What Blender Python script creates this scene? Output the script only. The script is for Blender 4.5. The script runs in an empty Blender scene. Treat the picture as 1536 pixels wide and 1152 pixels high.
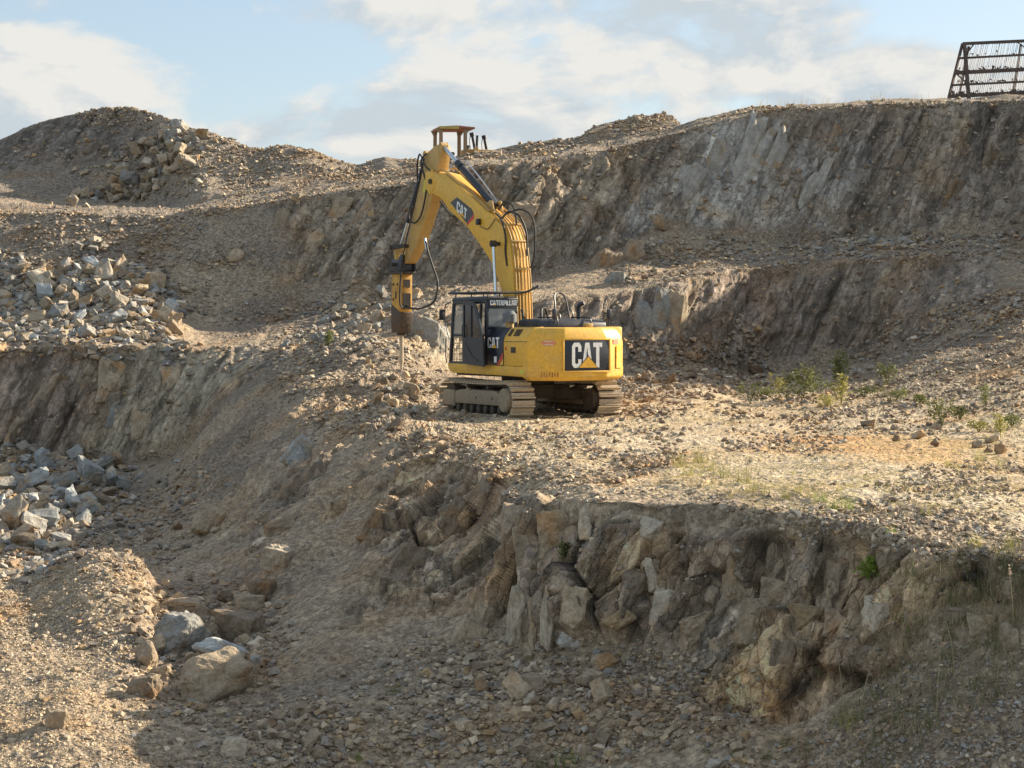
import bpy, bmesh, math, random
import numpy as np
from mathutils import Vector, Matrix, Euler

# ------------------------------------------------------------------ camera
S = bpy.context.scene
COL = S.collection
FPX = 3000.0                       # focal length in photo pixels (1536 wide)
PITCH = math.atan(86 / FPX)        # horizon lies at row 490 of 1152
cam = bpy.data.cameras.new('camera'); cam_o = bpy.data.objects.new('camera', cam); COL.objects.link(cam_o)
cam.sensor_width = 36.0; cam.lens = 36.0 * FPX / 1536.0
cam.clip_start = 0.5; cam.clip_end = 5000
cam_o.location = (0, 0, 0); cam_o.rotation_euler = (math.pi / 2 - PITCH, 0, 0)
S.camera = cam_o
S.render.resolution_x = 1024; S.render.resolution_y = 768
CP, SP = math.cos(PITCH), math.sin(PITCH)

# ------------------------------------------------------------------ sky, sun
SUN_EL, SUN_BACK = math.radians(24), math.radians(27.0)   # sun low on the right, a little behind the quarry wall
SUN_DIR = Vector((math.cos(SUN_EL) * math.cos(SUN_BACK), math.cos(SUN_EL) * math.sin(SUN_BACK), math.sin(SUN_EL)))
W = bpy.data.worlds.new('World'); S.world = W; W.use_nodes = True
nt = W.node_tree; nt.nodes.clear()
def N(t, **k):
    n = nt.nodes.new(t)
    for a, b in k.items(): setattr(n, a, b)
    return n
def math_node(op, a, b=None, clamp=False):
    n = N('ShaderNodeMath', operation=op); n.use_clamp = clamp
    for i, v in enumerate((a, b)):
        if v is None: continue
        if isinstance(v, (int, float)): n.inputs[i].default_value = v
        else: nt.links.new(v, n.inputs[i])
    return n.outputs[0]
def mix_rgb(f, a, b, mode='MIX'):
    n = N('ShaderNodeMix', data_type='RGBA', blend_type=mode)
    for i, v in ((0, f), (6, a), (7, b)):
        if isinstance(v, (int, float)): n.inputs[i].default_value = v
        elif isinstance(v, tuple): n.inputs[i].default_value = (*v, 1)
        else: nt.links.new(v, n.inputs[i])
    return n.outputs[2]
sky = N('ShaderNodeTexSky', sky_type='NISHITA'); sky.sun_disc = False
sky.sun_elevation = SUN_EL; sky.sun_rotation = math.radians(90) - SUN_BACK
sky.air_density = 1.0; sky.dust_density = 1.0; sky.ozone_density = 1.5
tc = N('ShaderNodeTexCoord'); sep = N('ShaderNodeSeparateXYZ'); nt.links.new(tc.outputs['Generated'], sep.inputs[0])
X, Y, Z = sep.outputs
yc = math_node('MAXIMUM', math_node('ABSOLUTE', Y), 0.15)
U = math_node('DIVIDE', X, yc); V = math_node('DIVIDE', Z, yc)
# cloud field: noise over the direction, fuller where the photograph shows its cumulus banks
mp = N('ShaderNodeMapping'); mp.inputs['Scale'].default_value = (5.2, 5.2, 10.5); mp.inputs['Location'].default_value = (3.1, 1.7, 0.35)
nt.links.new(tc.outputs['Generated'], mp.inputs[0])
n1 = N('ShaderNodeTexNoise'); n1.inputs['Scale'].default_value = 1.6; n1.inputs['Detail'].default_value = 9; n1.inputs['Roughness'].default_value = 0.60; n1.inputs['Distortion'].default_value = 0.25
nt.links.new(mp.outputs[0], n1.inputs['Vector'])
off = N('ShaderNodeVectorMath', operation='ADD'); off.inputs[1].default_value = (0.07, 0.02, 0.11); nt.links.new(mp.outputs[0], off.inputs[0])
n2 = N('ShaderNodeTexNoise'); n2.inputs['Scale'].default_value = 1.6; n2.inputs['Detail'].default_value = 7; n2.inputs['Roughness'].default_value = 0.56; n2.inputs['Distortion'].default_value = 0.25
nt.links.new(off.outputs[0], n2.inputs['Vector'])
def blob(px, py, rx, ry, amp):
    u0, v0 = (px - 768) / FPX, (490 - py) / FPX
    a = math_node('DIVIDE', math_node('SUBTRACT', U, u0), rx / FPX); b = math_node('DIVIDE', math_node('SUBTRACT', V, v0), ry / FPX)
    r2 = math_node('ADD', math_node('MULTIPLY', a, a), math_node('MULTIPLY', b, b))
    return math_node('MULTIPLY', math_node('EXPONENT', math_node('MULTIPLY', r2, -1.0)), amp)
cover = n1.outputs['Fac']
for b in ((120, 95, 190, 85, .15), (40, 20, 160, 50, .05), (1120, 95, 330, 90, .155), (960, 40, 120, 60, .07), (1330, 125, 170, 50, .17), (585, 195, 85, 30, .30), (835, 188, 66, 28, .30), (690, 135, 42, 16, .15),
          (10, 185, 60, 40, .12), (640, 20, 260, 26, .06), (400, 160, 170, 40, -.08), (470, 95, 130, 40, -.20), (1110, 165, 50, 30, -.1), (1480, 30, 90, 40, -.12), (330, 200, 200, 30, .06), (760, 210, 130, 20, .08)):
    cover = math_node('ADD', cover, blob(*b))
mr = N('ShaderNodeMapRange', interpolation_type='SMOOTHSTEP'); mr.inputs['From Min'].default_value = 0.485; mr.inputs['From Max'].default_value = 0.63
nt.links.new(cover, mr.inputs['Value'])
# billows: brighter on the side of the sun
lit = math_node('ADD', math_node('MULTIPLY', math_node('SUBTRACT', n1.outputs['Fac'], n2.outputs['Fac']), 9.5), 0.52, True)
SKY_STRENGTH = 0.095
ccol = mix_rgb(lit, (2.85, 3.2, 3.45), (4.1, 4.05, 3.85))
skyc = mix_rgb(1.0, sky.outputs[0], (0.92, 0.89, 0.88), 'MULTIPLY')
veil = mix_rgb(0.42, skyc, (2.55, 3.1, 3.65))
fin = mix_rgb(mr.outputs[0], veil, ccol)
bg = N('ShaderNodeBackground'); bg.inputs[1].default_value = SKY_STRENGTH; nt.links.new(fin, bg.inputs[0])
wo = N('ShaderNodeOutputWorld'); nt.links.new(bg.outputs[0], wo.inputs[0])

sun = bpy.data.lights.new('sun', 'SUN'); sun.energy = 5.0; sun.angle = math.radians(0.55); sun.color = (1.0, 0.87, 0.68)
sun_o = bpy.data.objects.new('sun', sun); COL.objects.link(sun_o)
sun_o.rotation_euler = SUN_DIR.to_track_quat('Z', 'Y').to_euler(); sun_o.location = SUN_DIR * 200
S.view_settings.view_transform = 'Standard'; S.view_settings.look = 'None'
S.view_settings.exposure = 1.12; S.view_settings.gamma = 1.0; S.view_settings.use_curve_mapping = False

def pix(px, py, d):
    """photo pixel -> point at distance d (metres along the ground away from the camera)"""
    u = (px - 768) / FPX; v = (py - 576) / FPX
    y = CP - v * SP
    return Vector((u, y, -SP - v * CP)) * (d / y)
def pix_np(px, py, d):
    u = (px - 768) / FPX; v = (py - 576) / FPX
    k = d / (CP - v * SP)
    return np.stack([u * k, d + 0 * k, (-SP - v * CP) * k], -1)
def proj_np(p):
    x, y, z = p[..., 0], p[..., 1], p[..., 2]
    fw = y * CP - z * SP; up = y * SP + z * CP
    return 768 + FPX * x / fw, 576 - FPX * up / fw
# ------------------------------------------------------------------ numpy noise
def _h(ix, iy, iz, seed):
    h = (ix.astype(np.uint32) * np.uint32(374761393) + iy.astype(np.uint32) * np.uint32(668265263) + iz.astype(np.uint32) * np.uint32(2147483647) + np.uint32((seed * 1274126177) & 0xffffffff))
    h = (h ^ (h >> np.uint32(13))) * np.uint32(1274126177)
    h = (h ^ (h >> np.uint32(16))) * np.uint32(2246822519)
    return h ^ (h >> np.uint32(15))
def _f(h): return (h & np.uint32(0xffffff)).astype(np.float32) / np.float32(16777216.0)
def vnoise(p, seed=0):
    i = np.floor(p).astype(np.int32); f = (p - i).astype(np.float32); f = f * f * f * (f * (f * 6 - 15) + 10)
    x, y, z = i[:, 0], i[:, 1], i[:, 2]; r = 0
    for a in (0, 1):
        wx = f[:, 0] if a else 1 - f[:, 0]
        for b in (0, 1):
            wy = f[:, 1] if b else 1 - f[:, 1]
            for c in (0, 1):
                wz = f[:, 2] if c else 1 - f[:, 2]
                r = r + wx * wy * wz * _f(_h(x + a, y + b, z + c, seed))
    return r * 2 - 1
def fbm(p, seed=0, oct=4, gain=0.5):
    r = 0; a = 1.0
    for o in range(oct):
        r = r + a * vnoise(p * (2.03 ** o) + 17.3 * o, seed + o); a *= gain
    return r
def worley(p, seed=0, jit=0.9):
    """nearest cell: offset vector to its centre, edge distance and three random numbers of the cell"""
    i = np.floor(p).astype(np.int32); n = len(p)
    b1 = np.full(n, 1e9, np.float32); b2 = b1.copy(); dv = np.zeros((n, 3), np.float32); hh = np.zeros(n, np.uint32)
    for a in (-1, 0, 1):
        for b in (-1, 0, 1):
            for c in (-1, 0, 1):
                x, y, z = i[:, 0] + a, i[:, 1] + b, i[:, 2] + c
                h = _h(x, y, z, seed)
                g = h * np.uint32(2654435761); g ^= g >> np.uint32(14); k = g * np.uint32(2246822519); k ^= k >> np.uint32(13)
                q = np.stack([x + .5 + jit * (_f(h) - .5), y + .5 + jit * (_f(g) - .5), z + .5 + jit * (_f(k) - .5)], -1).astype(np.float32)
                d = p - q; dd = (d * d).sum(1)
                m = dd < b1
                b2 = np.where(m, b1, np.minimum(b2, dd)); b1 = np.where(m, dd, b1); dv[m] = d[m]; hh[m] = h[m]
    k1 = hh * np.uint32(3266489917); k1 ^= k1 >> np.uint32(15); k2 = k1 * np.uint32(668265263); k2 ^= k2 >> np.uint32(13); k3 = k2 * np.uint32(374761393); k3 ^= k3 >> np.uint32(14)
    return dv, np.sqrt(b2) - np.sqrt(b1), np.stack([_f(k1), _f(k2), _f(k3)], -1)
def sstep(a, b, x):
    t = np.clip((x - a) / (b - a), 0, 1); return t * t * (3 - 2 * t)

# ------------------------------------------------------------------ mesh / object helpers
def np_mesh(name, verts, faces, color=None, alpha=None):
    """verts (n,3), faces (m,k) index array -> mesh; color (n,3) per vertex"""
    me = bpy.data.meshes.new(name); verts = np.ascontiguousarray(verts, np.float32); faces = np.ascontiguousarray(faces, np.int32)
    k = faces.shape[1]
    me.vertices.add(len(verts)); me.vertices.foreach_set('co', verts.ravel())
    me.loops.add(faces.size); me.loops.foreach_set('vertex_index', faces.ravel())
    me.polygons.add(len(faces)); me.polygons.foreach_set('loop_start', np.arange(0, faces.size, k, dtype=np.int32))
    me.polygons.foreach_set('loop_total', np.full(len(faces), k, np.int32))
    if color is not None:
        at = me.color_attributes.new('tint', 'FLOAT_COLOR', 'POINT')
        at.data.foreach_set('color', np.concatenate([color, np.ones((len(color), 1)) if alpha is None else alpha[:, None]], 1).astype(np.float32).ravel())
    me.update(calc_edges=True)
    sf = me.attributes.new('sharp_face', 'BOOLEAN', 'FACE'); sf.data.foreach_set('value', np.ones(len(faces), bool))
    return me
def link(name, data, parent=None, mat=None):
    o = bpy.data.objects.new(name, data); COL.objects.link(o)
    if parent is not None: o.parent = parent
    if mat is not None and data is not None and not data.materials: data.materials.append(mat)
    return o
def tag(o, label=None, cat=None, group=None, kind=None):
    if label: o['label'] = label
    if cat: o['category'] = cat
    if group: o['group'] = group
    if kind: o['kind'] = kind
    return o
def thing(name, label, cat, loc=(0, 0, 0), rz=0.0, group=None):
    o = link(name, None); o.location = loc; o.rotation_euler = (0, 0, rz); o.empty_display_size = 0.3
    return tag(o, label, cat, group)

# ------------------------------------------------------------------ materials
MATS = {}
def nodes_of(name):
    m = bpy.data.materials.new(name); m.use_nodes = True; t = m.node_tree
    b = next(n for n in t.nodes if n.type == 'BSDF_PRINCIPLED')
    return m, t, b
def rock_material(name, grain=9.0, contrast=0.5, rough=0.92, bump=0.5, facets=False):
    """colour comes from the 'tint' of the surface (kind of rock), broken up by procedural grain, joints and stains;
    with facets: alpha of the tint says bare rock (jointed into flat facets) or earth (gritty)"""
    m, t, b = nodes_of(name); L = t.links.new
    at = t.nodes.new('ShaderNodeAttribute'); at.attribute_name = 'tint'
    geo = t.nodes.new('ShaderNodeNewGeometry'); POS = geo.outputs['Position']
    def noise(scale, det, ro, sock=POS):
        n = t.nodes.new('ShaderNodeTexNoise'); n.inputs['Scale'].default_value = scale; n.inputs['Detail'].default_value = det; n.inputs['Roughness'].default_value = ro
        L(sock, n.inputs['Vector']); return n.outputs['Fac']
    def ramp(f, lo, hi, a, bb):
        r = t.nodes.new('ShaderNodeMapRange'); r.inputs[1].default_value = lo; r.inputs[2].default_value = hi; r.inputs[3].default_value = a; r.inputs[4].default_value = bb
        L(f, r.inputs[0]); return r.outputs[0]
    def mth(op, a, bb):
        n = t.nodes.new('ShaderNodeMath'); n.operation = op
        for i, v in enumerate((a, bb)):
            if isinstance(v, (int, float)): n.inputs[i].default_value = v
            else: L(v, n.inputs[i])
        return n.outputs[0]
    def vec(op, a, bb=None):
        n = t.nodes.new('ShaderNodeVectorMath'); n.operation = op
        for i, v in enumerate((a, bb)):
            if v is None: continue
            if isinstance(v, tuple): n.inputs[i].default_value = v
            else: L(v, n.inputs[i])
        return n
    def mul(c, f):
        v = t.nodes.new('ShaderNodeVectorMath'); v.operation = 'SCALE'; L(c, v.inputs[0]); L(f, v.inputs['Scale']); return v.outputs[0]
    g1 = noise(grain, 4, 0.72); g2 = noise(grain * 5.5, 2, 0.65); g3 = noise(0.55, 3, 0.6)
    c = mul(at.outputs['Color'], ramp(g1, .25, .75, 1 - contrast, 1 + contrast))
    c = mul(c, ramp(g2, .25, .75, 1 - contrast * .75, 1 + contrast * .75))
    height = mth('MULTIPLY', g1, .07)
    if facets:
        rockf = at.outputs['Alpha']
        mp = t.nodes.new('ShaderNodeMapping'); mp.vector_type = 'POINT'; mp.inputs['Rotation'].default_value = (0, math.radians(-24), 0)
        wn = t.nodes.new('ShaderNodeTexNoise'); wn.inputs['Scale'].default_value = 2.2; wn.inputs['Detail'].default_value = 4; L(POS, wn.inputs['Vector'])
        wv = vec('SCALE', vec('SUBTRACT', wn.outputs['Color'], (.5, .5, .5)).outputs[0]); wv.inputs['Scale'].default_value = .35
        L(vec('ADD', POS, wv.outputs[0]).outputs[0], mp.inputs[0])
        hs = 0.0; crack = None
        for sx, sy, sz, amp, dk in ((.17, .22, .46, .085, .16),):
            sv = vec('MULTIPLY', mp.outputs[0], (1 / sx, 1 / sy, 1 / sz)).outputs[0]
            vo = t.nodes.new('ShaderNodeTexVoronoi'); vo.inputs['Scale'].default_value = 1.0; L(sv, vo.inputs['Vector'])
            dt = vec('DOT_PRODUCT', vec('SUBTRACT', sv, vo.outputs['Position']).outputs[0], vec('SUBTRACT', vo.outputs['Color'], (.5, .5, .5)).outputs[0])
            ve = t.nodes.new('ShaderNodeTexVoronoi'); ve.feature = 'DISTANCE_TO_EDGE'; ve.inputs['Scale'].default_value = 1.0; L(sv, ve.inputs['Vector'])
            ed = ramp(ve.outputs['Distance'], 0, .05, 0, 1)
            hh = mth('MULTIPLY', mth('ADD', dt.outputs['Value'], mth('MULTIPLY', ed, .25)), amp)
            hs = mth('ADD', hh, hs) if not isinstance(hs, float) else hh
            c = mul(c, mth('SUBTRACT', 1.0, mth('MULTIPLY', mth('MULTIPLY', mth('SUBTRACT', 1.0, ed), dk), rockf)))
            sep = t.nodes.new('ShaderNodeSeparateColor'); L(vo.outputs['Color'], sep.inputs[0])
            c = mul(c, mth('ADD', 1.0, mth('MULTIPLY', mth('MULTIPLY', mth('SUBTRACT', sep.outputs[0], .5), .5), rockf)))
        # grit of the earth
        earth = mth('SUBTRACT', 1.0, rockf)
        vg = t.nodes.new('ShaderNodeTexVoronoi'); vg.inputs['Scale'].default_value = 15.0; L(POS, vg.inputs['Vector'])
        sg = t.nodes.new('ShaderNodeSeparateColor'); L(vg.outputs['Color'], sg.inputs[0])
        gk = mth('MULTIPLY', mth('SUBTRACT', sg.outputs[0], .45), earth)
        c = mul(c, mth('ADD', 1.0, mth('MULTIPLY', gk, .75)))
        hg = mth('MULTIPLY', mth('MULTIPLY', mth('SUBTRACT', .7, vg.outputs['Distance']), sg.outputs[1]), .05)
        height = mth('ADD', height, mth('ADD', mth('MULTIPLY', hs, rockf), mth('MULTIPLY', hg, earth)))
    mx = t.nodes.new('ShaderNodeMix'); mx.data_type = 'RGBA'; mx.blend_type = 'MULTIPLY'
    L(ramp(g3, .5, .72, 0, .75), mx.inputs[0]); L(c, mx.inputs[6]); mx.inputs[7].default_value = (1.0, .80, .58, 1)
    L(mx.outputs[2], b.inputs['Base Color'])
    b.inputs['Roughness'].default_value = rough; b.inputs['Specular IOR Level'].default_value = 0.25
    bp = t.nodes.new('ShaderNodeBump'); bp.inputs['Strength'].default_value = bump; bp.inputs['Distance'].default_value = 1.0
    L(height, bp.inputs['Height']); L(bp.outputs[0], b.inputs['Normal'])
    MATS[name] = m; return m
def stone_material(name, col, spread=0.25):
    """one colour of boulder, each boulder a little different, with mottling and a dusty grain"""
    m, t, b = nodes_of(name); L = t.links.new
    oi = t.nodes.new('ShaderNodeObjectInfo'); geo = t.nodes.new('ShaderNodeNewGeometry')
    def noise(scale, det, ro):
        n = t.nodes.new('ShaderNodeTexNoise'); n.inputs['Scale'].default_value = scale; n.inputs['Detail'].default_value = det; n.inputs['Roughness'].default_value = ro
        L(geo.outputs['Position'], n.inputs['Vector']); return n.outputs['Fac']
    def ramp(f, lo, hi, a, bb):
        r = t.nodes.new('ShaderNodeMapRange'); r.inputs[1].default_value = lo; r.inputs[2].default_value = hi; r.inputs[3].default_value = a; r.inputs[4].default_value = bb
        L(f, r.inputs[0]); return r.outputs[0]
    def scale(c, f):
        v = t.nodes.new('ShaderNodeVectorMath'); v.operation = 'SCALE'
        if isinstance(c, tuple): v.inputs[0].default_value = c
        else: L(c, v.inputs[0])
        L(f, v.inputs['Scale']); return v.outputs[0]
    g1 = noise(3.5, 4, .68); g2 = noise(22, 3, .7); g3 = noise(1.7, 2, .6)
    c = scale(col, ramp(oi.outputs['Random'], 0, 1, 1 - spread, 1 + spread))
    c = scale(c, ramp(g1, .25, .75, .62, 1.38)); c = scale(c, ramp(g2, .25, .75, .7, 1.3))
    mx = t.nodes.new('ShaderNodeMix'); mx.data_type = 'RGBA'; mx.blend_type = 'MULTIPLY'
    L(ramp(g3, .52, .68, 0, .8), mx.inputs[0]); L(c, mx.inputs[6]); mx.inputs[7].default_value = (1.0, .74, .48, 1)
    L(mx.outputs[2], b.inputs['Base Color']); b.inputs['Roughness'].default_value = .9; b.inputs['Specular IOR Level'].default_value = .25
    bp = t.nodes.new('ShaderNodeBump'); bp.inputs['Strength'].default_value = .6; bp.inputs['Distance'].default_value = .05
    ad = t.nodes.new('ShaderNodeMath'); ad.operation = 'ADD'; L(g1, ad.inputs[0]); L(g2, ad.inputs[1]); L(ad.outputs[0], bp.inputs['Height']); L(bp.outputs[0], b.inputs['Normal'])
    MATS[name] = m; return m
# ------------------------------------------------------------------ the quarry ground: one sheet lofted through crest and toe lines
# every row: (photo column, distance in metres, photo row) or (column, distance, None, height) where the line is hidden
ROWS = [
 # 0 foot of the slope below the frame
 [(-400, 15, None, -7.0), (200, 17, None, -7.4), (500, 20, None, -8.4), (900, 19.5, None, -8.2), (1536, 17, None, -7.2), (1950, 16, None, -7)],
 # 1 lower edge of the frame
 [(-400, 24.5, 1185), (0, 24, 1185), (150, 24.2, 1185), (300, 25.0, 1185), (450, 25.6, 1185), (600, 25.6, 1185), (900, 24.8, 1185), (1200, 23.5, 1185), (1536, 21.8, 1185), (1950, 20.5, 1180)],
 # 2
 [(-400, 27.5, 1070), (0, 27.4, 1055), (100, 27.2, 1050), (213, 27.2, 1065), (300, 27.4, 1075), (400, 27.6, 1065), (600, 27.3, 1050), (800, 26.5, 1060), (1000, 25.6, 1080), (1150, 24.5, 1105), (1300, 23.5, 1090), (1400, 22.9, 1075), (1536, 22.3, 1060), (1950, 21.2, 1050)],
 # 3 toe of the front face / dip between the gravel heaps
 [(-400, 31.5, 960), (0, 31.3, 962), (90, 31, 975), (150, 31, 965), (190, 31.2, 955), (240, 31, 985), (300, 30.6, 990), (400, 30.2, 985), (500, 29.9, 965), (600, 29.5, 955), (700, 29.0, 960), (800, 28.2, 985), (900, 27.7, 985), (1000, 26.8, 1020), (1100, 25.9, 1075), (1150, 25.3, 1085), (1230, 24.8, 1065), (1300, 24.5, 1005), (1400, 23.9, 960), (1536, 23.3, 950), (1950, 22.3, 950)],
 # 4 crest of the front face, crest of the gravel heap on the left
 [(-400, 37, 860), (0, 38, 849), (45, 37.6, 862), (100, 36.8, 842), (150, 36.3, 829), (190, 36.1, 832), (213, 36, 842), (235, 36, 885), (300, 37, 885), (350, 37, 880), (400, 36, 862), (450, 36, 830), (500, 37, 795), (550, 38, 740), (600, 38.7, 706), (650, 38.3, 690), (700, 36.3, 694), (740, 33, 722), (780, 30.2, 758), (830, 29.2, 752), (880, 28.6, 747), (950, 28.1, 747), (1000, 27.8, 750), (1100, 27.0, 757), (1200, 26.3, 775), (1300, 25.6, 792), (1400, 24.8, 815), (1536, 24.1, 838), (1950, 23, 860)],
 # 5
 [(-400, 43, 840), (0, 43, 840), (100, 43, None, -5.15), (213, 42, None, -5.1), (300, 44, 812), (350, 43.5, 785), (400, 44, 738), (450, 45, 690), (500, 45, 660), (550, 44, 655), (600, 43.5, 645), (650, 41.5, 652), (700, 38.8, 664), (750, 35.5, 688), (850, 33.8, 688), (1000, 33.2, 690), (1300, 31.5, 699), (1536, 29.4, 722), (1950, 28, 735)],
 # 6 standing ground of the excavator
 [(-400, 49, 790), (0, 49.5, 790), (100, 50, 782), (213, 48.5, 790), (300, 50, 740), (350, 52, 680), (400, 54, 620), (450, 54, 592), (500, 53, 588), (550, 52.5, 590), (600, 51.6, 605), (650, 50.5, 621), (700, 49.6, 624), (850, 48, 628), (1000, 46, 635), (1300, 44, 641), (1536, 41, 652), (1950, 39, 655)],
 # 7 toe of the middle wall / of the left cliff
 [(-400, 63.6, 705), (0, 63.4, 702), (100, 63.4, 692), (190, 63.4, 700), (250, 62.8, 690), (300, 61.5, 640), (350, 60, 588), (400, 60, 553), (450, 60, 532), (500, 59.5, 517), (550, 58.5, 512), (600, 56.4, 543), (650, 59, 559), (700, 61, 560), (800, 62.5, 556), (940, 63, 560), (1000, 63.6, 552), (1050, 64.6, 543), (1100, 66.6, 560), (1200, 67.4, 556), (1300, 67.2, 541), (1400, 63, 512), (1536, 60, 478), (1950, 56, 430)],
 # 8 crest of the middle wall / of the left cliff
 [(-400, 64.8, 524), (0, 64.5, 522), (200, 64.5, 520), (300, 64.5, 520), (380, 64.5, 516), (450, 65, 509), (500, 64.5, 496), (550, 64, 480), (600, 61.6, 474), (650, 61.5, 459), (700, 62.5, 452), (800, 64, 448), (900, 65, 440), (1000, 66, 427), (1060, 67, 412), (1100, 68, 405), (1200, 69, 398), (1300, 69, 388), (1400, 68, 382), (1480, 67, 376), (1536, 66.5, 395), (1950, 61, 340)],
 # 9 back of the middle bench
 [(-400, 71, 480), (0, 71, 478), (100, 71, 452), (200, 71, 438), (250, 71, 462), (300, 71, 490), (400, 71, 489), (500, 70.5, 468), (550, 70, 458), (600, 69, 452), (650, 68.5, 444), (700, 69, 438), (800, 70, 430), (900, 71, 418), (950, 72, 404), (1050, 73, 386), (1150, 74, 378), (1250, 75, 376), (1350, 75, 367), (1536, 74, 360), (1950, 62.5, 325)],
 # 10 head of the talus under the upper wall
 [(-400, 74, 395), (0, 73.9, 398), (100, 73.8, 396), (200, 73.8, 392), (300, 73.7, 405), (370, 73.7, 400), (400, 73.4, 412), (440, 73, 432), (500, 72.6, 432), (600, 72, 432), (700, 72, 424), (800, 72.6, 418), (880, 73.2, 400), (950, 75, 362), (1000, 76, 336), (1050, 76, 346), (1150, 76, 360), (1250, 76.3, 364), (1350, 76.3, 357), (1536, 76, 345), (1950, 63.5, 310)],
 # 11 crest of the upper wall
 [(-400, 77.2, 322), (0, 77, 322), (100, 76.8, 318), (200, 76.8, 323), (260, 76.6, 321), (300, 76.4, 317), (417, 75.2, 298), (560, 74.8, 280), (625, 74.8, 268), (690, 74.9, 252), (800, 75.3, 243), (852, 76, 231), (987, 77.4, 205), (1073, 78, 181), (1151, 78.2, 167), (1250, 78.4, 161), (1350, 78.6, 157), (1450, 78.8, 152), (1536, 79, 150), (1950, 66, 100)],
 # 12 foot of the heaps on the upper level
 [(-400, 86, 300), (0, 89, 296), (60, 90, 300), (100, 91, 305), (200, 91, 303), (260, 87, 308), (300, 82, 308), (417, 80, 292), (560, 80, 274), (625, 80.5, 262), (690, 81, 246), (800, 81.5, 238), (852, 82, 226), (987, 82, 200), (1073, 82.5, 178), (1151, 83, 164), (1250, 83.5, 158), (1350, 84, 154), (1450, 84.5, 150), (1536, 85, 148), (1950, 70, 98)],
 # 13
 [(-400, 92, 262), (0, 93, 255), (60, 93.4, 245), (100, 93.8, 236), (200, 93.8, 228), (250, 90.5, 250), (300, 87, 262), (350, 86, 272), (417, 85.5, 268), (480, 85, 266), (535, 84.5, 268), (580, 84.5, 262), (625, 84.5, 256), (690, 84, 241), (800, 84.5, 231), (852, 85, 221), (900, 85, 214), (987, 85, 196), (1030, 85.3, 190), (1073, 85.5, 176), (1151, 86, 163), (1250, 86.5, 157), (1350, 87, 153), (1450, 87.5, 149), (1536, 88, 147), (1950, 75, 98)],
 # 14 skyline
 [(-400, 96, 270), (-100, 96, 225), (0, 96, 206), (25, 96, 194), (50, 96, 186), (100, 96, 171), (130, 96, 163), (155, 96, 158), (185, 96, 157), (215, 95.5, 162), (240, 95, 172), (270, 94, 184), (300, 93, 192), (340, 92, 205), (375, 91, 217), (395, 90.5, 222), (412, 90, 217), (432, 90, 215), (460, 89.5, 219), (500, 89, 235), (535, 88.5, 248), (556, 88, 241), (578, 88, 236), (605, 88, 242), (640, 87.5, 244), (690, 87, 236), (740, 87, 225), (790, 87, 215), (825, 87, 211), (866, 87.5, 207), (885, 88, 190), (905, 88, 184), (930, 88, 178), (958, 88.2, 166), (972, 88.2, 171), (996, 88.2, 167), (1012, 88.2, 176), (1030, 88, 187), (1060, 88, 182), (1100, 88, 172), (1151, 88.4, 162), (1200, 88.6, 157), (1250, 89, 155), (1350, 89.5, 152), (1420, 90, 148), (1536, 90.5, 146), (1950, 80, 98)],
 # 15 level ground behind the skyline
 [(-400, 104, None, 5.5), (100, 104, None, 6), (400, 98, None, 5.6), (560, 94, None, 6.0), (640, 93, None, 6.2), (760, 93, None, 6.2), (850, 95, None, 7.5), (1000, 96, None, 8.2), (1200, 97, None, 9.4), (1536, 98, None, 10.0), (1950, 98, None, 10.2)],
 # 16
 [(-400, 130, None, 5), (400, 125, None, 5.4), (640, 120, None, 6.2), (760, 120, None, 6.2), (1000, 125, None, 7), (1950, 130, None, 9)],
 # 17 out to the horizon
 [(-400, 1200, None, 0), (1950, 1200, None, 0)],
]
SEG = [12, 64, 66, 150, 56, 50, 64, 88, 30, 44, 140, 12, 26, 44, 10, 6, 4]
PXC = np.concatenate([np.linspace(-400, -60, 60, endpoint=False), np.linspace(-60, 1600, 780, endpoint=False), np.linspace(1600, 1950, 60)])
def smooth1(a, r):
    if r <= 0: return a
    k = np.exp(-0.5 * (np.arange(-3 * r, 3 * r + 1) / r) ** 2); k /= k.sum()
    return np.convolve(np.pad(a, 3 * r, mode='edge'), k, 'valid')
keys = []
for ri, row in enumerate(ROWS):
    pts = []
    for c in row:
        if c[2] is None: pts.append((c[0], c[1], 490 - FPX * c[3] / c[1] + 0.0))
        else: pts.append(c[:3])
    pts = np.array(pts, float)
    d = smooth1(np.interp(PXC, pts[:, 0], pts[:, 1]), 5); py = smooth1(np.interp(PXC, pts[:, 0], pts[:, 2]), 2 if ri in (4, 14) else 5)
    keys.append(pix_np(PXC, py, d))
keys = np.array(keys)                                     # rows x columns x 3
rows, vpar = [], []
for k, n in enumerate(SEG):
    for s in range(n):
        t = s / n
        rows.append(keys[k] * (1 - t) + keys[k + 1] * t); vpar.append(k + t)
rows.append(keys[-1]); vpar.append(len(SEG))
G = np.array(rows); VP = np.array(vpar); NR, NC = G.shape[:2]
# round the creases a little along the columns
for it in range(2):
    G[1:-1] = G[1:-1] * .5 + (G[:-2] + G[2:]) * .25
def grid_normals(G):
    du = np.gradient(G, axis=1); dv = np.gradient(G, axis=0)
    n = np.cross(du, dv); return n / (np.linalg.norm(n, axis=-1, keepdims=True) + 1e-9)
NRM = grid_normals(G)
PXG = np.broadcast_to(PXC, (NR, NC)); VG = np.broadcast_to(VP[:, None], (NR, NC))
def band(a0, a1, b0, b1, x): return sstep(a0, a1, x) * (1 - sstep(b0, b1, x))
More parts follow.
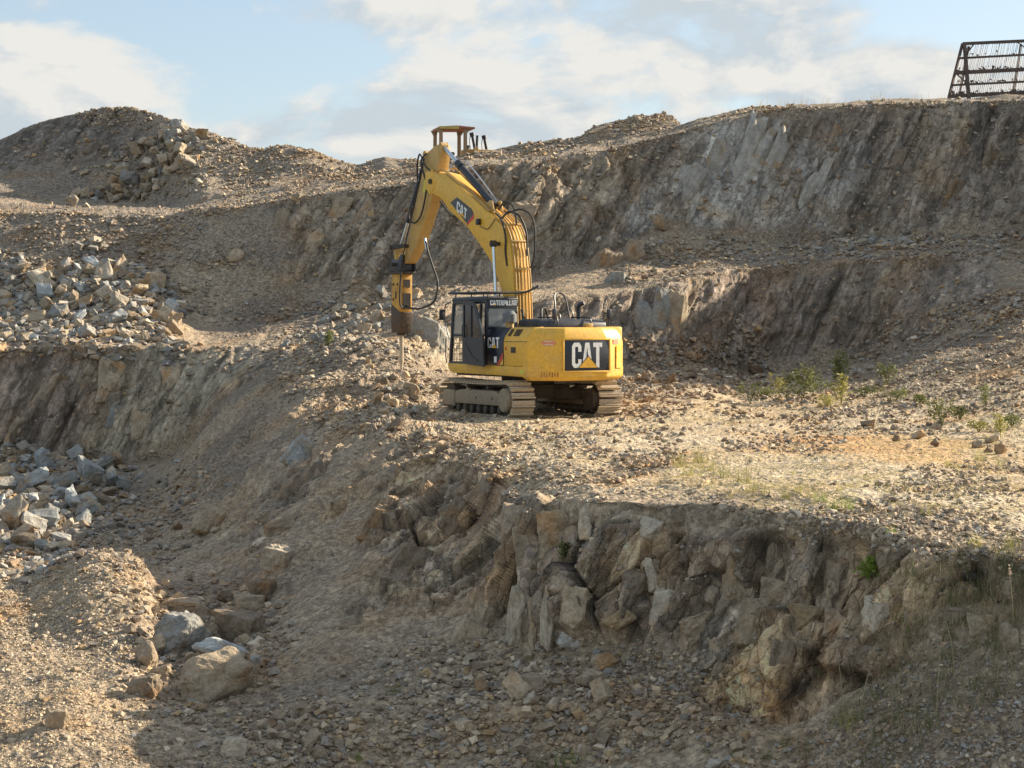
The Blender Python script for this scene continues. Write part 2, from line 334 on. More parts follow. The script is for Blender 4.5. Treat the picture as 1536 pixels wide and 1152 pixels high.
# where bare rock stands (rest is soil, gravel and rubble)
wob = fbm(G.reshape(-1, 3) * 0.45, 3, 3).reshape(NR, NC)
pxw = PXG + 45 * wob; vw = VG + 0.10 * wob
r_front = band(2.78 + .3 * (1 - sstep(1000, 1120, pxw)), 3.0 + .3 * (1 - sstep(1000, 1120, pxw)), 3.86, 3.98, vw) * sstep(500, 620, pxw) * (1 - .8 * sstep(1300, 1400, pxw) * (1 - sstep(3.3, 3.5, vw)))
r_outcrop = band(3.25, 3.5, 4.2, 4.7, vw) * band(520, 620, 800, 860, pxw) * .8
r_mid = band(7.05, 7.2, 7.92, 8.0, vw) * band(560, 620, 1440, 1540, pxw)
r_left = band(7.0, 7.15, 7.9, 8.0, vw) * (1 - sstep(400, 470, pxw)) + band(6.5, 7.0, 7.9, 8.0, vw) * band(330, 400, 520, 580, pxw) * .35
r_up = band(10.0, 10.12, 10.93, 11.0, vw) * sstep(385, 440, pxw)
r_hill = band(12.6, 13.1, 13.85, 14.0, vw) * (1 - sstep(180, 280, pxw)) * .9
fl_ = G.reshape(-1, 3); ribn = fbm(np.stack([fl_[:, 0] * .18 + fl_[:, 1] * .22, fl_[:, 0] * 1.0 - fl_[:, 1] * .55 + fl_[:, 2] * .8, fl_[:, 2] * .2], -1).astype(np.float32), 91, 3).reshape(NR, NC)
r_ribs = band(3.5, 3.9, 6.2, 6.8, vw) * band(320, 400, 640, 720, pxw) * sstep(.08, .38, ribn) * .75      # ribs of rock showing through the scraped slope
ROCK = np.clip(r_ribs + r_front + r_outcrop + r_mid + r_left + r_up + r_hill, 0, 1)
R_UP = r_up; R_FRONT = np.clip(r_front + r_outcrop, 0, 1)

flat = G.reshape(-1, 3).astype(np.float32); rk = ROCK.ravel()
nrm = NRM.reshape(-1, 3)
disp = np.zeros(len(flat), np.float32)
dist = flat[:, 1]
# soil: broad lumps, run-off rills down the slopes, fine crumble
slope_soil = 1 - rk
vis = (VG.ravel() > 0.5) & (VG.ravel() < 14.6)
disp += slope_soil * (0.13 * fbm(flat * 0.5, 11, 3) + 0.022 * fbm(flat * 3.3, 12, 3)) * np.where(vis, 1, .3)
flatg = band(4.3, 5.0, 6.3, 6.9, VG).ravel() * sstep(620, 720, PXG.ravel())          # trampled working level stays flatter
disp *= 1 - .55 * flatg
rill = band(3.4, 3.9, 6.6, 7.2, VG).ravel() * band(230, 330, 640, 760, PXG.ravel())  # scraped slope running down to the left
q = flat @ np.array([[.77, .2, .0], [-.6, .35, .3], [.2, .9, -.2]], np.float32)
rl = np.abs(vnoise(np.stack([flat[:, 0] * .25 + flat[:, 1] * .35, flat[:, 0] * 1.5 - flat[:, 1] * .9 + flat[:, 2] * 1.2, flat[:, 2] * .3], -1), 21)) - .4
disp += rill * (.17 * rl + .06 * fbm(flat * 1.9, 23, 4, .6))
disp += slope_soil * np.where(vis, .014, 0) * fbm(flat * 9, 13, 2)
spac = np.linalg.norm(np.gradient(G, axis=1), axis=-1).ravel() + 1e-4
# bare rock: jointed blocks, beds dipping steeply to the lower left
idx = np.nonzero(rk > .02)[0]; fp = flat[idx]
tilt = math.radians(24); ct, st = math.cos(tilt), math.sin(tilt)
def bed(p, sx, sy, sz):                      # across the beds, into the face, along the beds
    a = p[:, 0] * ct - p[:, 2] * st; c = p[:, 0] * st + p[:, 2] * ct
    return np.stack([a / sx, p[:, 1] / sy, c / sz], -1).astype(np.float32)
warp = np.stack([fbm(fp * .8, 31 + k, 3) for k in range(3)], -1) * .10
scale = np.clip(dist[idx] / 60, .72, 1.2)[:, None]
dr = np.zeros(len(idx), np.float32); cells = []
for (sx, sy, sz, amp, tl, seed) in ((1.4, 1.6, 3.2, .22, .42, 41), (.62, .8, 1.4, .10, .6, 42), (.25, .3, .5, .045, .7, 43)):
    bp_ = bed(fp + warp, sx, sy, sz) / scale
    dv, ed, rn = worley(bp_.astype(np.float32), seed)
    pl = (rn[:, 0] - .5) * 2 + tl * 3 * ((rn[:, 1] - .5) * dv[:, 0] + (rn[:, 2] - .5) * dv[:, 2])
    wj = np.clip(1.7 * spac[idx] / (min(sx, sz) * scale[:, 0])       , .05, .4)
    pl = (pl + .25) * np.clip(ed / wj, 0, 1) - .25; crack = 0
    dr += amp * scale[:, 0] * (pl + crack) * sstep(.8, 3.0, min(sx, sz) * scale[:, 0] / spac[idx]); cells.append((rn, ed))
rs = np.sin((bed(fp + warp * 1.6, .45, 3, 3)[:, 0] + .6 * fbm(fp * .5, 51, 2)) * 4.0)
strk = fbm(bed(fp + warp, .16, .5, 1.3), 53, 4, .6)           # fine lamination along the beds
dr *= 1 + .8 * (1 - sstep(32, 45, dist[idx]))
dr += .05 * rs * sstep(45, 55, dist[idx]) + .02 * fbm(fp * 5, 52, 3) + .035 * strk
dr *= 1 - .40 * sstep(52, 62, dist[idx])
dr *= 1 - .45 * (sstep(900, 1000, PXG.ravel()[idx]) * (VG.ravel()[idx] > 10)) - .35 * ((VG.ravel()[idx] < 8.2) & (VG.ravel()[idx] > 6.8) & (PXG.ravel()[idx] < 480))
lng = fbm(bed(fp + warp, .34, 1.2, 5.0), 55, 4, .6)
dr += .06 * (VG.ravel()[idx] > 6.8) * lng
disp[idx] += rk[idx] * dr
G2 = (flat + nrm * disp[:, None]).reshape(NR, NC, 3)
NRM2 = grid_normals(G2)

# ---- kinds of ground: colour of the material itself
def C(r, g, b): return np.array((r, g, b), np.float32)
soilA, soilB, soilC = C(.27, .212, .15), C(.335, .262, .18), C(.225, .18, .135)
gn = fbm(flat * .35, 61, 4)[:, None]; gf = fbm(flat * 2.4, 62, 3)[:, None]
col = soilA + (soilB - soilA) * sstep(-.4, .5, gn + .3 * gf) + (soilC - soilA) * sstep(.1, .8, -gn)
plat = (band(4.0, 4.4, 6.2, 6.8, VG) * sstep(620, 760, PXG)).ravel()[:, None]
col = col * (1 - plat) + plat * (C(.425, .335, .215) + .05 * gf + .03 * gn)
och = (band(5.0, 5.2, 5.6, 5.9, vw) * band(1080, 1180, 1420, 1520, pxw)).ravel()[:, None]      # ochre clay track on the working level
col = col * (1 - .8 * och) + .8 * och * C(.44, .28, .13)
upr = (band(10.0, 10.2, 14, 14.4, VG)).ravel()[:, None]; col = col * (1 - .4 * upr) + .4 * upr * C(.24, .205, .17)
pal = np.array([(.40, .31, .205), (.30, .235, .165), (.47, .37, .24), (.24, .185, .14), (.40, .345, .27), (.45, .31, .165), (.33, .245, .17), (.26, .205, .16)], np.float32)
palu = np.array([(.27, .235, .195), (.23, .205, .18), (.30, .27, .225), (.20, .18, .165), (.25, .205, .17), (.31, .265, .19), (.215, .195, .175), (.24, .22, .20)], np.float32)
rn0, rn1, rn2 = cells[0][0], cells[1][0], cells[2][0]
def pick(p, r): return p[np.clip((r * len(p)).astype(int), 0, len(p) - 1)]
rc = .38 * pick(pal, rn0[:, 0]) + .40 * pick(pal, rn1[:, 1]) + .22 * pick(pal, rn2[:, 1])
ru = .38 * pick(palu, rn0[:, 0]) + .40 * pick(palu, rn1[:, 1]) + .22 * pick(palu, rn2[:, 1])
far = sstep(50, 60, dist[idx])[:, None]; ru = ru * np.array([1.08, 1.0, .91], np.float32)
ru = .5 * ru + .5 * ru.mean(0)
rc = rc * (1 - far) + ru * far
# the pale grey bed in the upper wall, the ochre wall by the machine, the greenish left cliff
pxi, vi = pxw.ravel()[idx], VG.ravel()[idx]
lean = pxi - 75 * (vi - 10.5)
grey = (band(960, 1010, 1130, 1210, lean) * band(10, 10.1, 10.9, 11, vi) * (.55 + .45 * sstep(.25, .5, rn1[:, 0])))[:, None]
rc = rc * (1 - .85 * grey) + .85 * grey * C(.44, .41, .355)
gre2 = (band(1225, 1245, 1275, 1300, lean + 20) * band(10, 10.1, 10.7, 10.8, vi))[:, None]
rc = rc * (1 - .6 * gre2) + .6 * gre2 * C(.36, .34, .30)
och2 = (band(640, 700, 900, 960, lean) * band(10, 10.1, 10.9, 11, vi))[:, None] * .4 + (band(420, 450, 560, 640, lean) * band(10, 10.1, 10.9, 11, vi))[:, None] * .35
rc = rc * (1 - och2) + och2 * C(.33, .27, .18)
hil = ((vi > 12) * (1 - sstep(160, 260, pxi)))[:, None] * .7
rc = rc * (1 - hil) + hil * C(.17, .15, .13)
red = (band(7, 7.1, 7.9, 8, vi) * band(1040, 1080, 1180, 1220, pxi))[:, None] * .5 + (band(7, 7.1, 7.9, 8, vi) * (1 - sstep(60, 130, pxi)))[:, None] * .5
rc = rc * (1 - red) + red * C(.28, .215, .165)
gren = (band(7, 7.1, 7.9, 8, vi) * band(100, 180, 330, 400, pxi))[:, None] * .75 + (band(7, 7.1, 7.95, 8, vi) * band(580, 610, 700, 740, pxi))[:, None] * .7
rc = rc * (1 - gren) + gren * C(.355, .30, .215)
fa = far[:, 0]
rc *= np.clip(1 + (.38 - .26 * fa) * strk + .42 * fa * lng, .5, 1.6)[:, None]
rc *= 1 + (1 - far) * (.75 * rn1[:, 2:3] - .36) * 1.0
rc *= 1 - (1 - far) * .45 * (1 - sstep(0, .10, cells[0][1]))[:, None]
rc *= (.80 + .22 * fa[:, None] + (.45 - .27 * far) * rn2[:, 2:3] - .10 * far) * (1 - .35 * (1 - sstep(0, .07, cells[1][1])))[:, None]
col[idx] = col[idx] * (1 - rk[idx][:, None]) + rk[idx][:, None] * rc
col = np.clip(col, .04, .6)
ii = np.arange(NR * NC).reshape(NR, NC)
quads = np.stack([ii[:-1, :-1], ii[:-1, 1:], ii[1:, 1:], ii[1:, :-1]], -1).reshape(-1, 4)
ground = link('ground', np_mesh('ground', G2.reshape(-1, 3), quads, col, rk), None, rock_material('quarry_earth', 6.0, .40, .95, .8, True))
tag(ground, 'brown quarry ground with rock benches, soil slopes and broken faces', 'ground', kind='structure')
PXS, PYS = proj_np(G2)                      # where each vertex of the sheet shows, used to place loose stones by zone
# ------------------------------------------------------------------ loose stones and blocks
rng = np.random.default_rng(7); random.seed(7)
ZW, ZH = 715, 400                                    # coarse buffer of the nearest ground per photo pixel
zx = np.clip(np.floor((PXS + 300) / 3).astype(int), -1, ZW); zy = np.clip((PYS / 3).astype(int), -1, ZH)
okm = (zx >= 0) & (zx < ZW) & (zy >= 0) & (zy < ZH)
zbuf = np.full(ZW * ZH, 1e9); np.minimum.at(zbuf, (zy * ZW + zx)[okm], G2[..., 1][okm])
VIS = np.zeros((NR, NC), bool); VIS[okm] = G2[..., 1][okm] < zbuf[(zy * ZW + zx)[okm]] + 1.2
visr, visc = np.nonzero(VIS); vpx, vpy = PXS[VIS], PYS[VIS]
def surf(px, py):
    """visible ground point and normal seen at a photo pixel"""
    k = np.argmin((vpx - px) ** 2 + (vpy - py) ** 2); r, c = visr[k], visc[k]
    r0, r1, c0, c1 = max(r - 3, 0), r + 4, max(c - 3, 0), c + 4
    n = NRM2[r0:r1, c0:c1].reshape(-1, 3).mean(0)
    return Vector(G2[r, c]), Vector(n).normalized()
def in_poly(poly, x, y):
    poly = np.array(poly, float); res = np.zeros(len(x), bool); j = len(poly) - 1
    for i in range(len(poly)):
        xi, yi = poly[i]; xj, yj = poly[j]
        m = ((yi > y) != (yj > y)) & (x < (xj - xi) * (y - yi) / (yj - yi + 1e-9) + xi); res ^= m; j = i
    return res
def hull(pts):
    bm = bmesh.new()
    for p in pts: bm.verts.new(p)
    r = bmesh.ops.convex_hull(bm, input=bm.verts)
    bmesh.ops.delete(bm, geom=[v for v in bm.verts if not v.link_faces], context='VERTS')
    bmesh.ops.triangulate(bm, faces=bm.faces[:]); bmesh.ops.recalc_face_normals(bm, faces=bm.faces[:]); return bm
def rock_points(rs, n, blocky):
    p = []
    if blocky:
        for a in (-1, 1):
            for b in (-1, 1):
                for c in (-1, 1): p.append((a * rs.uniform(.35, 1), b * rs.uniform(.35, 1), c * rs.uniform(.4, 1)))
        for k in range(n - 8): v = rs.normal(size=3); v /= np.abs(v).max(); p.append(tuple(v * rs.uniform(.7, 1.0)))
    else:
        for k in range(n): v = rs.normal(size=3); v /= np.linalg.norm(v); p.append(tuple(v * rs.uniform(.75, 1.05)))
    return p
# --- base shapes for the uncounted gravel and rubble
def base_shapes(k, n, blocky, seed):
    out = []
    for i in range(k):
        rs = np.random.default_rng(seed + i); bm = hull(rock_points(rs, n, blocky)); bm.verts.index_update()
        out.append((np.array([v.co[:] for v in bm.verts]), np.array([[v.index for v in f.verts] for f in bm.faces]))); bm.free()
    return out
SMALL = base_shapes(10, 6, False, 100); MED = base_shapes(16, 8, True, 200)
def rot_mats(n):
    q = rng.normal(size=(n, 4)); q /= np.linalg.norm(q, axis=1, keepdims=True); w, x, y, z = q.T
    return np.stack([1 - 2 * (y * y + z * z), 2 * (x * y - z * w), 2 * (x * z + y * w), 2 * (x * y + z * w), 1 - 2 * (x * x + z * z), 2 * (y * z - x * w), 2 * (x * z - y * w), 2 * (y * z + x * w), 1 - 2 * (x * x + y * y)], -1).reshape(n, 3, 3)
class Bag:
    def __init__(s): s.v, s.f, s.c, s.n = [], [], [], 0
    def add(s, shapes, pos, size, colr, flat=.75):
        pick_ = rng.integers(0, len(shapes), len(pos))
        for k, (bv, bf) in enumerate(shapes):
            m = np.nonzero(pick_ == k)[0]
            if not len(m): continue
            sc = rng.uniform(.65, 1.2, (len(m), 1, 3)); v = (bv[None] * sc) @ rot_mats(len(m)).transpose(0, 2, 1)
            v[..., 2] *= flat
            v = v * size[m][:, None, None] + pos[m][:, None, :]
            s.v.append(v.reshape(-1, 3)); s.f.append((bf[None] + (np.arange(len(m)) * len(bv))[:, None, None]).reshape(-1, 3) + s.n)
            s.c.append(np.repeat(colr[m], len(bv), 0)); s.n += len(m) * len(bv)
    def build(s, name, mat):
        return link(name, np_mesh(name, np.concatenate(s.v), np.concatenate(s.f), np.concatenate(s.c)), None, mat)
TAN, GREY, BROWN, PALE, BLUE, OCH = (.42, .33, .225), (.325, .285, .235), (.29, .22, .158), (.53, .44, .32), (.315, .30, .27), (.42, .295, .16)
def colours(n, pal, w):
    w = np.array(w, float); k = rng.choice(len(pal), n, p=w / w.sum())
    return np.array(pal)[k] * rng.uniform(.68, 1.25, (n, 1))
def scatter(bag, shapes, mask, count, smin, smax, pal, w, power=2.2, sink=.42, flat=.75, lift=0.0):
    k = np.nonzero(mask)[0]
    if not len(k): return
    k = k[rng.integers(0, len(k), count)]; r, c = visr[k], visc[k]
    r2 = np.clip(r + 1, 0, NR - 1); c2 = np.clip(c + 1, 0, NC - 1); a, b = rng.random((2, count, 1))
    p = G2[r, c] * (1 - a) + (G2[r2, c] * (1 - b) + G2[r, c2] * b) * a
    u = rng.random(count); s = smin * (1 + u * ((smax / smin) ** (1 - power) - 1)) ** (1 / (1 - power))
    s = s * p[:, 1] / FPX * .42
    p = p + NRM2[r, c] * (s * (.5 - sink))[:, None] + np.array([0, 0, 1]) * (rng.random(count) * lift * s)[:, None]
    bag.add(shapes, p, s, colours(count, pal, w), flat)
rockv = ROCK[VIS]; vpv = VG[VIS]
P6 = [TAN, GREY, BROWN, PALE, BLUE, OCH]
clump0 = fbm((G2[VIS] * .45).astype(np.float32), 77, 3)
gravel = Bag(); rubble = Bag(); heap = Bag()
# fine gravel over every soil surface, thicker on the lit working level
scatter(gravel, SMALL, (rockv < .35) & (clump0 > rng.uniform(-1.0, .7, len(vpx))) & ~((vpv > 3.2) & (vpv < 7) & (vpx > 250) & (vpx < 640) & (rng.random(len(vpx)) < .75)), 25000, 2.0, 6.5, P6, (4, 3, 4, 2, 1, .5))
scatter(gravel, SMALL, (rockv < .35) & (vpv > 4) & (vpv < 7) & (vpx > 640), 7000, 2.5, 9, P6, (5, 2, 2, 4, .5, .5))
HEAP = [(-280, 850), (45, 862), (150, 829), (215, 842), (213, 905), (150, 950), (215, 960), (175, 1010), (240, 1090), (230, 1160), (-280, 1160)]
scatter(heap, SMALL, in_poly(HEAP, vpx, vpy), 19000, 4.0, 11, [(.60, .495, .345), (.52, .41, .27), (.34, .30, .25), (.50, .36, .22), (.30, .24, .18), TAN], (6, 5, 1.2, 1, 1, 1), 2.6)
scatter(heap, MED, in_poly(HEAP, vpx, vpy), 600, 8, 18, P6, (5, 2, 3, 4, 1, 1))
scatter(heap, SMALL, in_poly([(-20, 285), (55, 295), (120, 315), (60, 325), (-20, 335)], vpx, vpy), 700, 3, 7, P6, (5, 2, 2, 4, 0, 0))
pv = G2[VIS]
jx = 34 * fbm((pv * .55).astype(np.float32), 71, 3); jy = 22 * fbm((pv * .55).astype(np.float32), 73, 3)
clump = fbm((pv * .9).astype(np.float32), 75, 3)
def zone(poly, n, a, b, w, power=2.5, shapes=MED, lift=.4, bag=rubble):
    cut = max(p[0] for p in poly) >= 1530 or min(p[0] for p in poly) <= 0
    poly = [(1830 if p[0] >= 1530 else (-280 if p[0] <= 0 else p[0]), p[1]) for p in poly]; n = int(n * (1.7 if cut else 1))
    pa = np.array(poly, float); ext = min(1.0, (pa[:, 1].max() - pa[:, 1].min()) / 60) * (.25 if abs(pa[-1, 1] - pa[0, 1]) < 30 and pa[:, 0].max() - pa[:, 0].min() > 380 else 1)
    g = rng.normal(size=(2, len(vpx))) * 13
    m = in_poly(poly, vpx + (jx + g[0]) * ext, vpy + (jy + g[1] * .6) * ext) & (clump > rng.uniform(-.9, .55, len(vpx)))
    scatter(bag, shapes, m, int(n * 1.25), a * .8, b, P6, w, power, .28, .7, lift)
    scatter(bag, SMALL, m, int(n * .7), a * .45, a * 1.1, P6, w, power, .25, .7, lift * .5)
zone([(0, 420), (150, 388), (240, 405), (280, 480), (260, 522), (0, 524)], 2200, 6, 22, (2, 5, 1.5, 2, 5, .3))
zone([(0, 685), (110, 678), (190, 700), (190, 760), (140, 800), (90, 850), (0, 848)], 1700, 7, 26, (2, 5, 2, 2, 5, .6))
zone([(110, 800), (190, 730), (270, 690), (330, 700), (310, 780), (240, 840), (210, 850), (120, 830)], 900, 5, 15, (3, 4, 5, 1, 2, 0))
zone([(200, 880), (400, 880), (440, 930), (380, 1010), (420, 1070), (250, 1100), (170, 1010)], 1300, 6, 22, (4, 3, 4, 1, 1, .5))
zone([(230, 1090), (460, 1060), (620, 960), (760, 930), (1100, 1000), (1150, 1160), (230, 1160)], 2600, 5, 18, (5, 2.5, 5, 1.5, 1, .6))
zone([(350, 1160), (380, 1060), (480, 1050), (540, 1100), (520, 1160)], 420, 9, 26, (5, 1.5, 5, 1, 0, .6))
zone([(650, 1010), (760, 960), (960, 1000), (1100, 1100), (1100, 1160), (600, 1160)], 900, 9, 26, (5, 2, 5, 1.5, .5, 1))
zone([(1150, 1110), (1350, 1060), (1536, 1000), (1536, 1160), (1150, 1160)], 1100, 5, 15, (3, 4, 4, 1, 1, .2))
zone([(1300, 1000), (1536, 940), (1536, 1010), (1300, 1080)], 450, 5, 12, (3, 4, 4, 1, 1, .2))
zone([(390, 520), (480, 480), (540, 435), (660, 435), (700, 450), (610, 480), (560, 510), (430, 545)], 700, 5, 15, (3, 5, 1, 4, 2, .2))
zone([(400, 545), (520, 505), (640, 520), (670, 570), (660, 625), (560, 640), (470, 620), (420, 590)], 1500, 4, 14, (5, 2, 2, 5, .5, .8))
zone([(560, 620), (660, 615), (720, 640), (640, 690), (560, 660)], 420, 6, 18, (4, 3, 5, 1, .5, .3))
zone([(450, 600), (560, 590), (560, 650), (470, 660)], 250, 5, 14, (4, 3, 3, 2, .5, .3))
zone([(640, 690), (740, 640), (1000, 640), (1010, 700), (900, 745), (790, 755), (700, 690)], 1500, 5, 15, (6, 1.5, 3, 4, .3, .6))
zone([(880, 690), (960, 660), (1010, 690), (960, 730)], 250, 7, 16, (4, 2, 4, 2, .3, .3))
zone([(1000, 740), (1300, 760), (1536, 800), (1536, 880), (1350, 830), (1100, 770)], 1200, 5, 17, (5, 2, 4, 3, .3, .4))
zone([(1400, 700), (1536, 660), (1536, 840), (1300, 790)], 1200, 4, 14, (5, 2, 3, 4, .3, .3))
zone([(1080, 660), (1260, 660), (1260, 690), (1080, 690)], 300, 5, 12, (5, 2, 3, 3, .3, .3))
zone([(930, 560), (1000, 510), (1080, 500), (1180, 560), (1130, 600), (940, 620)], 1400, 5, 16, (3, 2, 7, 1, .3, .3))
zone([(1060, 620), (1180, 590), (1360, 610), (1440, 650), (1300, 650), (1100, 640)], 700, 5, 14, (4, 2, 4, 3, .3, .3))
zone([(1250, 560), (1400, 470), (1536, 400), (1536, 660), (1380, 620), (1250, 590)], 2600, 4, 14, (3, 4, 4, 1, .5, .2))
zone([(900, 430), (960, 370), (1040, 350), (1160, 370), (1300, 360), (1536, 345), (1536, 380), (1300, 392), (1100, 405), (1000, 428)], 1700, 4, 13, (3, 5, 3, 1.5, .8, .2))
zone([(1180, 392), (1210, 365), (1440, 345), (1420, 375)], 260, 8, 18, (2, 6, 2, 2, 2, 0))
zone([(235, 190), (300, 195), (330, 215), (310, 270), (290, 300), (70, 315), (170, 270), (190, 225)], 500, 5, 15, (5, 4, 2, 3, 1, .6))
zone([(250, 185), (400, 222), (440, 212), (540, 250), (640, 245), (620, 268), (420, 295), (330, 290), (300, 230)], 2800, 3, 9, (5, 2, 3, 3, .3, .3))
zone([(130, 157), (190, 153), (250, 175), (240, 190), (120, 172)], 700, 3, 8, (4, 3, 3, 2, .3, .3))
zone([(640, 240), (740, 222), (830, 208), (980, 195), (980, 207), (850, 233), (690, 254), (600, 272)], 1500, 3, 10, (5, 2.5, 3, 4, .3, .3))
zone([(870, 205), (890, 186), (960, 163), (1000, 166), (1030, 186), (960, 205)], 600, 3, 9, (4, 2, 4, 2, .3, .6))
zone([(1060, 184), (1150, 160), (1536, 144), (1536, 153), (1250, 162), (1140, 170)], 800, 3, 9, (5, 2.5, 3, 3, .3, .3))
zone([(0, 312), (200, 318), (300, 312), (420, 292), (600, 270), (600, 278), (420, 302), (300, 322), (0, 326)], 900, 3, 8, (6, 2, 2, 5, .3, .3))
zone([(0, 330), (390, 330), (380, 420), (430, 450), (560, 440), (480, 500), (290, 510), (270, 440), (0, 420)], 1100, 4, 12, (3, 4, 4, 1.5, 1.5, .2))
zone([(760, 960), (1000, 960), (1100, 1060), (800, 1020)], 500, 6, 16, (5, 2, 5, 1, .4, .8))
# rubble and crumbled stone lodged on the ledges of the faces
scatter(rubble, MED, (rockv > .5) & (NRM2[VIS][:, 2] > .35), 2600, 4, 13, P6, (4, 3, 5, 1, .5, .6), 2.2, .35)
stone_mat = rock_material('loose_stone', 14.0, .36, .92, .35)
for bag, nm, lb in ((gravel, 'gravel', 'fine angular gravel strewn over all the soil slopes and benches'), (heap, 'heap_gravel', 'coarse crushed gravel covering the heaps in the pit and by the bench'), (rubble, 'rubble', 'small broken stones lying in drifts below the rock faces')):
    tag(bag.build(nm, stone_mat), lb, nm.split('_')[-1], kind='stuff')

# --- boulders one can pick out, each a thing of its own
SM = {'tan': stone_material('tan_boulder_stone', (.385, .305, .21)), 'grey': stone_material('grey_boulder_stone', (.30, .29, .26)), 'blue': stone_material('bluish_boulder_stone', (.345, .355, .34), .3),
      'brown': stone_material('brown_boulder_stone', (.30, .235, .165)), 'pale': stone_material('pale_boulder_stone', (.45, .38, .285), .18), 'slab': stone_material('pale_grey_slab_stone', (.42, .39, .335), .15), 'ochre': stone_material('ochre_boulder_stone', (.37, .275, .165), .2)}
def detailed_rock(seed, n=11, blocky=True, cuts=3, rough=.05, bev=.07, smooth=0):
    rs = np.random.default_rng(seed); bm = hull(rock_points(rs, n, blocky))
    bmesh.ops.dissolve_limit(bm, angle_limit=math.radians(9), verts=bm.verts[:], edges=bm.edges[:])
    bmesh.ops.bevel(bm, geom=bm.edges[:], offset=bev, segments=1 + smooth, affect='EDGES', profile=.6, clamp_overlap=True)
    bmesh.ops.triangulate(bm, faces=bm.faces[:])
    for k in range(cuts):
        bmesh.ops.subdivide_edges(bm, edges=[e for e in bm.edges if e.calc_length() > .16], cuts=1, use_grid_fill=True)
        bmesh.ops.triangulate(bm, faces=[f for f in bm.faces if len(f.verts) > 3])
    if smooth:
        for k in range(smooth): bmesh.ops.smooth_vert(bm, verts=bm.verts[:], factor=.5, use_axis_x=True, use_axis_y=True, use_axis_z=True)
    bm.normal_update(); co = np.array([v.co[:] for v in bm.verts]); no = np.array([v.normal[:] for v in bm.verts])
    d = rough * fbm((co * 2.2 + seed).astype(np.float32), seed, 4, .55) + rough * .5 * np.abs(vnoise((co * 5 + seed).astype(np.float32), seed + 9))
    for v, c in zip(bm.verts, co + no * d[:, None]): v.co = c
    me = bpy.data.meshes.new('boulder'); bm.to_mesh(me); bm.free(); return me
def simple_rock(seed, n=10, blocky=True):
    rs = np.random.default_rng(seed); bm = hull(rock_points(rs, n, blocky))
    bmesh.ops.dissolve_limit(bm, angle_limit=math.radians(10), verts=bm.verts[:], edges=bm.edges[:])
    bmesh.ops.bevel(bm, geom=bm.edges[:], offset=.05, segments=1, affect='EDGES', clamp_overlap=True)
    bmesh.ops.triangulate(bm, faces=bm.faces[:]); me = bpy.data.meshes.new('boulder'); bm.to_mesh(me); bm.free(); return me
ROCKS = [detailed_rock(300 + i, 9 + i % 6, i % 3 != 2, 2, .09, .045) for i in range(26)]
meshes_by = {}
def rock_mesh(i, stone):
    k = (i, stone)
    if k not in meshes_by:
        me = ROCKS[i].copy(); me.materials.append(SM[stone]); meshes_by[k] = me
    return meshes_by[k]
NBOUL = 0
def pile(poly, n, smin, smax, mix, name, labels, group, lift=.5, power=2.0):
    """n boulders inside a zone; mix = {stone: weight}; labels = {stone: label}"""
    global NBOUL
    k = np.nonzero(in_poly(poly, vpx, vpy))[0]; ks = list(mix); w = np.array([mix[a] for a in ks], float); w /= w.sum()
    placed = []
    sizes = sorted([smin * (1 + u * ((smax / smin) ** (1 - power) - 1)) ** (1 / (1 - power)) for u in rng.random(n)], reverse=True)
    for s in sizes:
        for tr in range(30):
            q = k[rng.integers(0, len(k))]
            if all((vpx[q] - a) ** 2 + 1.6 * (vpy[q] - b) ** 2 > (.30 * (s + t)) ** 2 for a, b, t in placed): break
        placed.append((vpx[q], vpy[q], s)); r, c = visr[q], visc[q]; p = G2[r, c]; m = s * p[1] / FPX * .56
        st = ks[rng.choice(len(ks), p=w)]
        o = link(name, rock_mesh(int(rng.integers(0, len(ROCKS))), st))
        sc = np.array([rng.uniform(.75, 1.4), rng.uniform(.6, 1.1), rng.uniform(.45, .95)]) * m
        o.scale = sc; o.rotation_euler = (rng.uniform(-.8, .8), rng.uniform(-.8, .8), rng.uniform(0, 6.28))
        o.location = Vector(p) + Vector(NRM2[r, c]) * (m * .28) + Vector((0, 0, m * rng.random() * lift))
        sh = 'flat' if sc[2] < .62 * max(sc[0], sc[1]) else ('long' if sc[0] > 1.35 * sc[1] else 'chunky'); big = 'large' if s > smin + .55 * (smax - smin) else ('small' if s < smin + .12 * (smax - smin) else 'medium')
        tag(o, big + ' ' + sh + ' ' + labels[st], 'boulder' if name == 'boulder' else 'rock', group); NBOUL += 1
def lab(fmt, words): return {k: fmt % v for k, v in words.items()}
WORDS = {'tan': 'tan', 'grey': 'grey', 'blue': 'bluish grey', 'brown': 'brown', 'pale': 'pale buff', 'ochre': 'ochre'}
pile([(0, 430), (60, 412), (150, 400), (215, 412), (250, 455), (268, 490), (258, 514), (150, 516), (10, 517)], 96, 12, 32, {'grey': 4, 'blue': 3, 'tan': 3, 'pale': 2.5}, 'boulder', lab('%s angular boulder heaped in the pile on the left rock bench', WORDS), 'boulders in the pile on the left bench', .8)
pile([(0, 692), (60, 688), (120, 684), (186, 702), (188, 740), (130, 790), (90, 840), (0, 838)], 70, 15, 44, {'grey': 4, 'blue': 4.5, 'tan': 2, 'pale': 2, 'brown': 1.2}, 'boulder', lab('%s broken boulder among the rocks at the foot of the left cliff', WORDS), 'boulders at the foot of the left cliff', .8)
pile([(120, 810), (190, 740), (260, 700), (310, 720), (280, 800), (220, 835)], 20, 11, 20, {'grey': 3, 'brown': 4, 'tan': 1}, 'rock', lab('%s rock in the drift behind the gravel heap', WORDS), 'rocks drifted behind the gravel heap')
